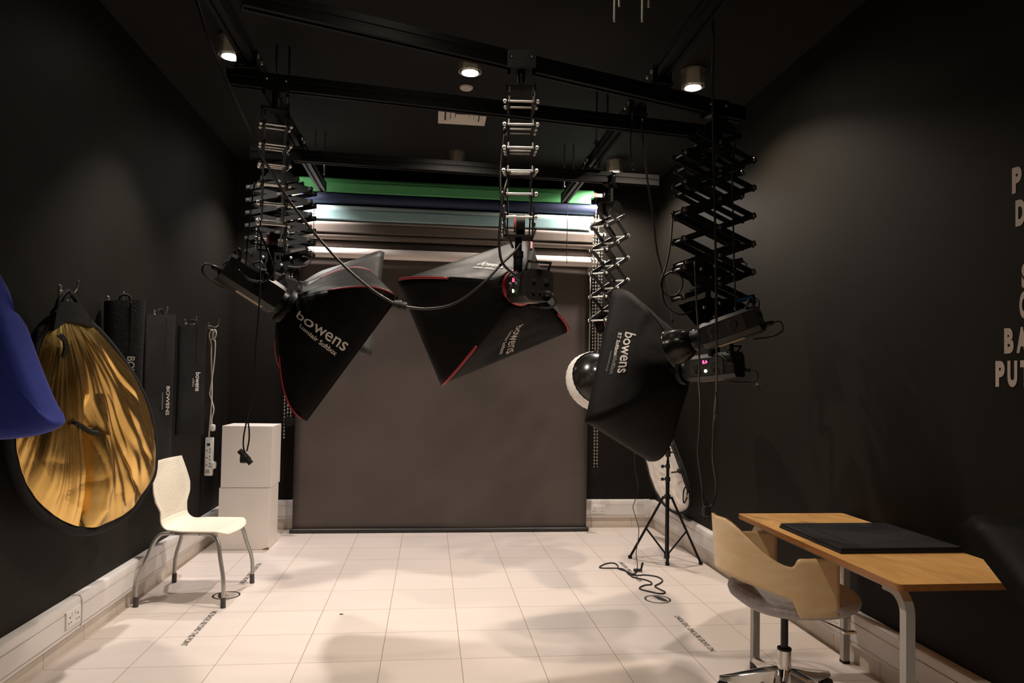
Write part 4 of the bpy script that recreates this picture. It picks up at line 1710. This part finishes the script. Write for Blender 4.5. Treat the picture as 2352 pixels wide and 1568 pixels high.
a, b = on_white(1566, 1080, .03), on_white(1576, 1082, .06)
cyl(bm, a, b, .018, n=12)
cyl(bm, b, on_white(1562, 1084, .085), .007, n=8)
obj('clamp', bm, M['rubber'], t, sharp=40)
bm = nb()
tube(bm, [on_white(*p, .04) for p in ((1583, 1118), (1579, 1130), (1579, 1150), (1582, 1153), (1587, 1140), (1588, 1122))], .006, 6)
obj('strap_loop', bm, M['blackcloth'], t, smooth=True)
bm = nb()
bar(bm, on_white(1588, 1136, .045), on_white(1591, 1146, .045), .012, .004)
obj('strap_end', bm, M['brass'], t, label='tan strap end')

# ------------------------------------------------------------------ desk
DZ = .745
t = thing('desk', 'beech topped desk on grey steel legs along right wall', 'desk', (1.9, 2.95, 0))
bm = nb()
prism(bm, [(1.605, 2.28, DZ - .024), (2.185, 2.28, DZ - .024), (2.185, 3.56, DZ - .024), (1.605, 3.56, DZ - .024)], (0, 0, .024))
bmesh.ops.bevel(bm, geom=[e for e in bm.edges if abs(e.verts[0].co.z - e.verts[1].co.z) > .01], offset=.018, segments=3, profile=.5, affect='EDGES')
bmesh.ops.recalc_face_normals(bm, faces=bm.faces)
for f in bm.faces:
    if abs(f.normal.z) < .5:
        f.material_index = 1
obj('top', bm, (M['beech'], M['beech_edge']), t)


def sq_tube(bm, pts, w):
    P = [V(p) for p in pts]
    rings = []
    for i, p in enumerate(P):
        a, b = P[max(0, i - 1)], P[min(len(P) - 1, i + 1)]
        d = (b - a).normalized()
        x = V((1, 0, 0))
        y = d.cross(x).normalized()
        rings.append([bm.verts.new(p + x * w / 2 * sx + y * w / 2 * sy) for sx, sy in ((-1, -1), (1, -1), (1, 1), (-1, 1))])
    for A, B in zip(rings, rings[1:]):
        for k in range(4):
            bm.faces.new((A[k], A[(k + 1) % 4], B[(k + 1) % 4], B[k]))
    bm.faces.new(rings[0])
    bm.faces.new(rings[-1])


LT = DZ - .024 - .011
for x in (1.662, 2.145):
    bm = nb()
    bar(bm, (x, 2.425, LT), (x, 3.40, LT), .022, .032)
    obj('side_rail', bm, M['grey_tube'], t)
    for y, s in ((2.315, 1), (3.47, -1)):
        bm = nb()
        r = .075
        pts = [(x, y, .012)] + [(x, y, LT - .006 - r)] + [(x, y + s * (r - r * cos(a)), LT - .006 - r + r * sin(a)) for a in [pi / 2 * k / 8 for k in range(1, 9)]] + [(x, y + s * .115, LT - .006)]
        sq_tube(bm, pts, .034)
        leg = obj('leg', bm, M['grey_tube'], t, sharp=50)
        bm = nb()
        box(bm, (x - .018, y - .018, 0), (x + .018, y + .018, .014))
        obj('foot_cap', bm, M['rubber'], leg)
bm = nb()
for y in (2.55, 3.32):
    bar(bm, (1.68, y, LT), (2.13, y, LT), .022, .03)
obj('cross_rail_pair', bm, M['grey_tube'], t)

bm = nb()
box(bm, (1.655, 2.70, DZ + .002), (2.195, 3.20, DZ + .022), .002)
t2 = thing('foam_board', 'upper black board lying on desk', 'board', (1.92, 2.95, DZ + .012), 'black boards stacked on the desk')
bm.free()
bm = nb()
box(bm, (1.655, 2.705, DZ + .0125), (2.180, 3.20, DZ + .0225), .0015)
obj('board_sheet', bm, M['board'], t2)
t2 = thing('foam_board', 'lower black board directly on desk top', 'board', (1.92, 2.95, DZ), 'black boards stacked on the desk')
bm = nb()
box(bm, (1.650, 2.700, DZ + .0008), (2.183, 3.205, DZ + .0118), .0015)
obj('board_sheet', bm, M['board'], t2)
ca, cb_, cc = at(2266, 1303, z=DZ + .001), at(2300, 1313, z=DZ + .001), at(2290, 1301, z=DZ + .001)
t = thing('name_card', 'small dark card with white edge on near corner of desk', 'card', ca)
bm = nb()
e1 = (cb_ - ca) * 1.9
e2 = V((-e1.y, e1.x, 0)).normalized() * .055
prism(bm, [ca, ca + e1, ca + e1 + e2, ca + e2], (0, 0, .0012))
obj('card_sheet', bm, M['white_plastic'], t)
bm = nb()
q = e1.normalized() * .006 + e2.normalized() * .006
prism(bm, [ca + q + V((0, 0, .0013)), ca + e1 + V((-.006, .004, .0013)), ca + e1 + e2 * .9 + V((0, 0, .0013)), ca + e2 * .9 + e1.normalized() * .006 + V((0, 0, .0013))], (0, 0, .0004))
obj('dark_print', bm, M['card_blue'], t)

# ------------------------------------------------------------------ swivel chair
t = thing('swivel_chair', 'birch plywood swivel chair with grey felt seat at desk', 'chair', (0, 0, 0))


def band(a, b):
    """a 0..1 from near arm front round the back to far arm front, b 0..1 bottom to top"""
    th = radians(-106 + 212 * a)              # 0 = back
    A_, B_ = .262, .270
    if abs(th) <= pi / 2:
        x, y = -A_ * cos(th), B_ * sin(th)
    else:
        e = (abs(th) - pi / 2) / radians(16)
        x = e * .140
        y = math.copysign(B_ - .008 * e * e, th)
    d = abs(th) / (pi / 2)

    def st(k):
        k = max(0, min(1, k))
        return k * k * (3 - 2 * k)
    # upper edge: high back, dip, level arm; lower edge: tucked up at the back, dropping at the arms
    zt = .826 - .168 * st((d - .12) / .72) + .036 * st((d - .84) / .06)
    zl = .580 - .060 * min(1, d / .84) ** 2 - .070 * st((d - .82) / .09)
    z = zl + (zt - zl) * b
    lean = max(0, 1 - d) * .10 * (z - .55)
    return V((x - lean, y, z))


bm = nb()
grid(bm, band, 96, 14)
o = obj('plywood_shell', bm, (M['birch'], M['birch_edge']), t, smooth=True)
md_ = solid(o, .011, 0).modifiers[0]
md_.material_offset_rim = 1
bm = nb()
prof = []


def cushion(a, b):
    an = 2 * pi * a
    e = .78
    cx = math.copysign(abs(cos(an)) ** e, cos(an))
    sy = math.copysign(abs(sin(an)) ** e, sin(an))
    pr_ = [(0, -.052), (.6, -.052), (.86, -.044), (.97, -.022), (1.0, 0), (.985, .018), (.93, .034), (.7, .044), (0, .046)]
    k = b * (len(pr_) - 1)
    i = min(int(k), len(pr_) - 2)
    f = k - i
    r = pr_[i][0] * (1 - f) + pr_[i + 1][0] * f
    z = pr_[i][1] * (1 - f) + pr_[i + 1][1] * f
    return V((.075 + cx * .265 * r, sy * .272 * r, .470 + z + (.012 if cx > .8 else 0) * 0))


grid(bm, cushion, 56, 32)
bmesh.ops.remove_doubles(bm, verts=bm.verts, dist=1e-5)
obj('seat_cushion', bm, M['felt'], t, smooth=True)
bm = nb()
box(bm, (-.05, -.08, .395), (.13, .08, .420), .006)
obj('tilt_plate', bm, M['black_metal'], t)
bm = nb()
tube(bm, [(.04, -.06, .400), (.14, -.13, .388), (.23, -.17, .353)], .005, 8)
box(bm, (.215, -.185, .345), (.275, -.160, .355), .003)
obj('height_lever', bm, M['chrome'], t)
bm = nb()
cyl(bm, (.04, 0, .19), (.04, 0, .40), .0165, n=20)
obj('gas_lift', bm, M['steel_dark'] if 'steel_dark' in M else M['arm_metal'], t, sharp=40)
bm = nb()
cyl(bm, (.04, 0, .218), (.04, 0, .227), .031, n=24)
obj('dust_collar', bm, M['rubber'], t, sharp=40)
bm = nb()
cyl(bm, (.04, 0, .06), (.04, 0, .218), .030, n=28)
obj('chrome_hub', bm, M['chrome'], t, sharp=40)
for k in range(5):
    an = radians(162 + 72 * k)
    bc_ = V((.04, 0, 0))
    d = V((cos(an), sin(an), 0))
    s = V((-sin(an), cos(an), 0))
    bm = nb()
    secs = []
    for q, hw, z0, z1 in ((.015, .040, .06, .135), (.09, .038, .056, .120), (.18, .030, .056, .096), (.27, .019, .058, .074), (.285, .012, .060, .070)):
        secs.append([bm.verts.new(bc_ + d * q + s * a + V((0, 0, z))) for a, z in ((-hw, z0), (hw, z0), (hw * .8, z1), (0, z1 + .006), (-hw * .8, z1))])
    for A, B in zip(secs, secs[1:]):
        for i in range(5):
            bm.faces.new((A[i], A[(i + 1) % 5], B[(i + 1) % 5], B[i]))
    bm.faces.new(secs[0])
    bm.faces.new(secs[-1])
    arm = obj('base_spoke', bm, M['chrome'], t, sharp=35)
    bm = nb()
    c = bc_ + d * .265 + V((0, 0, .026))
    for q in (-.013, .013):
        cyl(bm, c + s * (q - .008), c + s * (q + .008), .026, n=20)
    cyl(bm, c, c + V((0, 0, .035)), .007, n=8)
    obj('castor', bm, M['rubber'], arm, sharp=40)
t.location = (1.585, 3.10, 0)
t.rotation_euler = (0, 0, radians(1))

# ------------------------------------------------------------------ foreground softbox corner at lower right
Tp = at(2206, 1206, y=1.30)
Lp = at(2420, 1480, y=1.08)
e1 = (Lp - Tp).normalized()
Up = at(2560, 1350, y=1.70)
e2 = (Up - Tp)
e2 = (e2 - e1 * e2.dot(e1)).normalized()
zax = e1.cross(e2).normalized()
if zax.y < 0:
    zax = -zax
hh_, ww_ = .60, .70
ctr = Tp + e1 * hh_ / 2 + e2 * ww_ / 2
Pf = ctr - zax * .33
softbox('dark softbox corner in the foreground at lower right edge', Pf, e2, e1, zax, ww_, hh_, .30, cloth=M['nylon'], sag=.03, bulge=1.2)

# ------------------------------------------------------------------ wall lettering
t = thing('wall_lettering', 'big white letters on right wall, cut by the right edge', 'wall lettering', (WR, 2.45, 1.9))
for s, px, pyt, pyb in (('P', 2325, 387, 446), ('D', 2333, 461, 521), ('S', 2347, 604, 664), ('O', 2342, 670, 732), ('B', 2307, 754, 812), ('A', 0, 0, 0), ('P', 2287, 829, 888), ('U', 0, 0, 0), ('T', 0, 0, 0)):
    if px:
        pt, pb = at(px, pyt, x=WR), at(px, pyb, x=WR)
        zt, zb_ = pt.z, pb.z
        ys = pt.y
    H = zt - zb_
    vs, fs = text_geo(s, .1, 1, .006)
    xs_, ys_ = [v[0] for v in vs], [v[1] for v in vs]
    wmul = {'T': .048, 'U': .046, 'A': .050}.get(s, .045)
    kx, ky = wmul / (max(xs_) - min(xs_)), H / (max(ys_) - min(ys_))
    me = bpy.data.meshes.new('letter')
    me.from_pydata([(WR - .0012, ys - (a - min(xs_)) * kx, zb_ + (b - min(ys_)) * ky) for a, b in vs], [], fs)
    link('letter', me, M['letter'], t)
    ys -= wmul + .0135

# ------------------------------------------------------------------ loose cables


def cable(label, pts, y, r=.0045, m='cable_black', ends=None, name='power_cable', group=None, clips=()):
    """hanging cable through photo points; y is one depth or one per end"""
    P = []
    n = len(pts)
    for i, p in enumerate(pts):
        if len(p) == 3:
            P.append(at(p[0], p[1], y=p[2]))
        else:
            yy = y if not isinstance(y, tuple) else y[0] + (y[1] - y[0]) * i / (n - 1)
            P.append(at(p[0], p[1], y=yy))
    t = thing(name, label, 'cable', P[0], group)
    bm = nb()
    tube(bm, P, r, 8, sub=6)
    obj('cord', bm, M[m], t, smooth=True)
    for k, kind in (ends or {}).items():
        p = P[k]
        bm = nb()
        if kind == 'connector':
            for q in range(3):
                off = V(((q - 1) * .012, (q % 2) * .012, -(q * .014)))
                cyl(bm, p + off + V((-.014, 0, .012)), p + off + V((.016, 0, -.020)), .013, n=10)
            box(bm, p + V((-.02, -.016, -.045)), p + V((.012, .016, -.01)), .005)
        elif kind == 'plug':
            box(bm, p + V((-.02, -.02, -.05)), p + V((.02, .02, .01)), .008)
            cyl(bm, p + V((0, 0, .01)), p + V((0, 0, .035)), .011, .007, 10)
            for a in (-.011, .011):
                box(bm, p + V((a - .003, -.003, -.068)), p + V((a + .003, .003, -.05)))
        elif kind == 'tip':
            cyl(bm, p, p + V((-.008, 0, -.035)), .004, n=8)
        obj('connector', bm, M['zinc'] if kind == 'tip' else M['rubber'], t)
    for k in clips:
        p = P[k]
        bm = nb()
        d = (P[min(k + 1, n - 1)] - P[k - 1]).normalized()
        cyl(bm, p - d * .028, p + d * .028, .017, n=12)
        cyl(bm, p - d * .006, p + d * .006, .021, n=12)
        for q in (-.02, .015):
            cyl(bm, p + d * q, p + d * q + V((0, 0, .036)), .003, n=6)
        obj('inline_connector', bm, M['rubber'], t, sharp=40)
    return t


cable('long black cable swooping from upper left across to middle softbox', [(444, -30, 2.5), (464, 40, 2.52), (482, 93, 2.55), (504, 142, 2.6), (528, 201, 2.65), (572, 300, 2.75), (599, 353, 2.8), (640, 423, 2.9), (682, 485, 2.95), (732, 547, 3.0), (790, 610, 3.0), (850, 662, 3.0), (890, 688, 3.0), (918, 701, 3.0), (980, 709, 3.0), (1045, 696, 3.0), (1110, 650, 3.0), (1150, 608, 3.02), (1185, 575, 3.05), (1196, 560, 3.08)], 3, r=.0056, clips=(13,))
cable('black cable looping down left side of the middle pantograph', [(1172, 390, 3.05), (1160, 430, 3.0), (1153, 470, 3.0), (1148, 520, 3.0), (1147, 570, 3.0), (1155, 605, 3.0), (1180, 630, 3.02), (1195, 642, 3.04)], 3, r=.006)
cable('second black cable from middle pantograph rung to its clamp', [(1168, 285, 3.05), (1158, 310, 3.03), (1150, 380, 3.02), (1151, 450, 3.0), (1158, 510, 3.0), (1168, 545, 3.0), (1178, 568, 3.05)], 3, r=.0055)
cable('thin grey cord hanging before white plinth, ending in black connector', [(600, 540, 3.5), (598, 600, 3.45), (596, 690, 3.4), (588, 790, 3.4), (583, 880, 3.4), (577, 925, 3.4), (567, 965, 3.4), (560, 1000, 3.4), (559, 1025, 3.4), (563, 1040, 3.4)], 3.4, r=.0035, ends={-1: 'connector'})
cable('short cord loop closing above the hanging black connector', [(568, 962, 3.4), (572, 985, 3.4), (572, 1010, 3.4), (567, 1036, 3.4)], 3.4, r=.0035)
cable('black cord at far left pantograph side, dropping to left flash head', [(585, 420, 3.55), (578, 470, 3.5), (568, 560, 3.45), (565, 605, 3.45), (566, 610, 3.45)], 3.5, r=.0035)
cable('dark cable from left pantograph bottom to left flash head', [(590, 505, 3.55), (600, 540, 3.5), (612, 568, 3.45), (624, 600, 3.45), (628, 622, 3.45), (618, 640, 3.45), (596, 646, 3.45), (570, 640, 3.42), (548, 620, 3.42)], 3.5, r=.005)
cable('tall cable from the ceiling down past nearest right pantograph', [(1639, -10, 2.9), (1637, 200, 2.95), (1640, 400, 3.0), (1644, 600, 3.05), (1646, 800, 3.1), (1645, 900, 3.3), (1640, 960, 3.5), (1637, 1050, 3.6), (1645, 1110, 3.68), (1640, 1150, 3.7), (1630, 1166, 3.7)], 3, r=.0055)
cable('black cable beside the flash heads ending in black plug above birch chair', [(1596, 600, 3.3), (1600, 700, 3.25), (1606, 800, 3.2), (1605, 870, 3.3), (1608, 930, 3.5), (1606, 990, 3.6), (1603, 1040, 3.65), (1612, 1110, 3.7), (1616, 1155, 3.7), (1622, 1164, 3.7)], 3.1, r=.005, ends={-1: 'plug'})
cable('cable down right side of the nearest right pantograph', [(1688, 330, 3.5), (1682, 400, 3.45), (1684, 500, 3.45), (1686, 600, 3.45), (1690, 700, 3.4), (1694, 745, 3.38)], 3.4, r=.0045)
cable('coiled cable loop at left of the nearest right pantograph', [(1545, 500, 3.5), (1540, 560, 3.45), (1530, 610, 3.42), (1518, 650, 3.4), (1530, 678, 3.4), (1556, 676, 3.4), (1568, 650, 3.4), (1560, 630, 3.42), (1540, 625, 3.42), (1522, 645, 3.4), (1528, 700, 3.4), (1560, 722, 3.4), (1590, 715, 3.42)], 3.4, r=.0045)
cable('loose grey cable sloping from right rail down behind right softbox', [(1473, 270, 3.85), (1478, 340, 3.9), (1488, 420, 4.0), (1500, 500, 4.05), (1508, 570, 4.1), (1520, 620, 4.1), (1535, 690, 4.05), (1545, 740, 4.0)], 4, r=.006)
cable('short cord with end loop hanging from the middle rail', [(1453, 255, 3.8), (1452, 285, 3.8), (1448, 320, 3.8), (1449, 355, 3.8), (1455, 375, 3.8), (1459, 388, 3.8), (1455, 391, 3.8), (1452, 384, 3.8), (1455, 372, 3.8)], 3.8, r=.0035, name='hanging_cord')
cable('thin cord with bright tip hanging below the right flash head', [(1644, 900, 3.2), (1648, 930, 3.2), (1647, 950, 3.2), (1643, 957, 3.2)], 3.2, r=.003, ends={-1: 'tip'}, name='hanging_cord')
cable('thin pull cord hanging in front of the paper rolls at right', [(1303, 455, 6.35), (1303, 500, 6.35), (1302, 560, 6.35), (1302, 605, 6.35)], 6.35, r=.003, name='hanging_cord')
cable('thin pull cord hanging in front of the paper rolls at left', [(722, 440, 6.35), (721, 500, 6.35), (720, 550, 6.35), (720, 585, 6.35)], 6.35, r=.003, name='hanging_cord')

# floor cable
FC = [(440, 1150), (385, 1178), (330, 1130), (275, 1115), (110, 1110), (160, 1075), (230, 1068), (270, 1090), (275, 1118), (340, 1140), (390, 1165), (450, 1178), (520, 1175), (620, 1190), (672, 1220), (655, 1247), (605, 1275), (640, 1300), (697, 1330), (655, 1343), (560, 1325), (475, 1303), (470, 1288), (510, 1268), (565, 1262), (575, 1245), (530, 1222), (450, 1205), (400, 1192), (388, 1175)]
fp = [at(1350 + a / 3.92, 1020 + b / 3.92, z=.006) for a, b in FC]
t = thing('power_cable', 'tangled thin black cable lying on floor by light stand', 'cable', (fp[0].x, fp[0].y, 0))
bm = nb()
tube(bm, fp, .0048, 8, sub=6)
obj('cord', bm, M['cable_black'], t, smooth=True)
bm = nb()
cpx = [(1457, 1040, 5.75), (1459, 1080, 5.75), (1466, 1120, 5.75), (1458, 1150, 5.75), (1454, 1165, 5.7), (1461, 1190, 5.6), (1467, 1215, 5.5), (1465, 1245, 5.4), (1461, 1270, 5.3), (1464, 1295, 5.2)]
up = [at(a, b, y=c) for a, b, c in cpx]
tube(bm, up + [V((fp[0].x, fp[0].y, .006))], .0035, 8, sub=6)
obj('rising_cord', bm, M['cable_black'], t, smooth=True)
bm = nb()
p = at(1466, 1310, z=.012)
cyl(bm, p + V((-.03, .02, 0)), p + V((.03, .0, .004)), .011, n=10)
cyl(bm, p + V((.02, .0, .004)), p + V((.035, .0, .06)), .008, n=8)
obj('connector', bm, M['rubber'], t, sharp=40)

# tiny floor fleck and wall fixings
p = at(784, 1410, z=.002)
bm = nb()
box(bm, (p.x - .010, p.y - .005, .0005), (p.x + .010, p.y + .005, .004), .001)
tag(obj('tape_scrap', bm, M['rubber']), 'tiny black scrap lying on the floor tiles', 'scrap')
for px, py, lab in ((1741, 883, 'small bright screw on right wall, right of the lit flash head'), (1806, 58, 'small bright screw high on the right wall side')):
    if py < 100:
        continue
    p = at(px, py, x=WR)
    bm = nb()
    cyl(bm, (WR, p.y, p.z), (WR - .012, p.y, p.z), .006, n=10)
    cyl(bm, (WR - .010, p.y, p.z), (WR - .013, p.y, p.z), .010, n=10)
    tag(obj('wall_screw', bm, M['zinc']), lab, 'screw')

# ------------------------------------------------------------------ world and view
w = bpy.data.worlds.new('world')
w.use_nodes = True
w.node_tree.nodes['Background'].inputs[0].default_value = (.02, .019, .018, 1)
w.node_tree.nodes['Background'].inputs[1].default_value = .3
SC.world = w
SC.view_settings.view_transform = 'Standard'
SC.view_settings.look = 'None'
SC.view_settings.exposure = 0.14
SC.view_settings.gamma = 1.0
SC.view_settings.use_curve_mapping = False
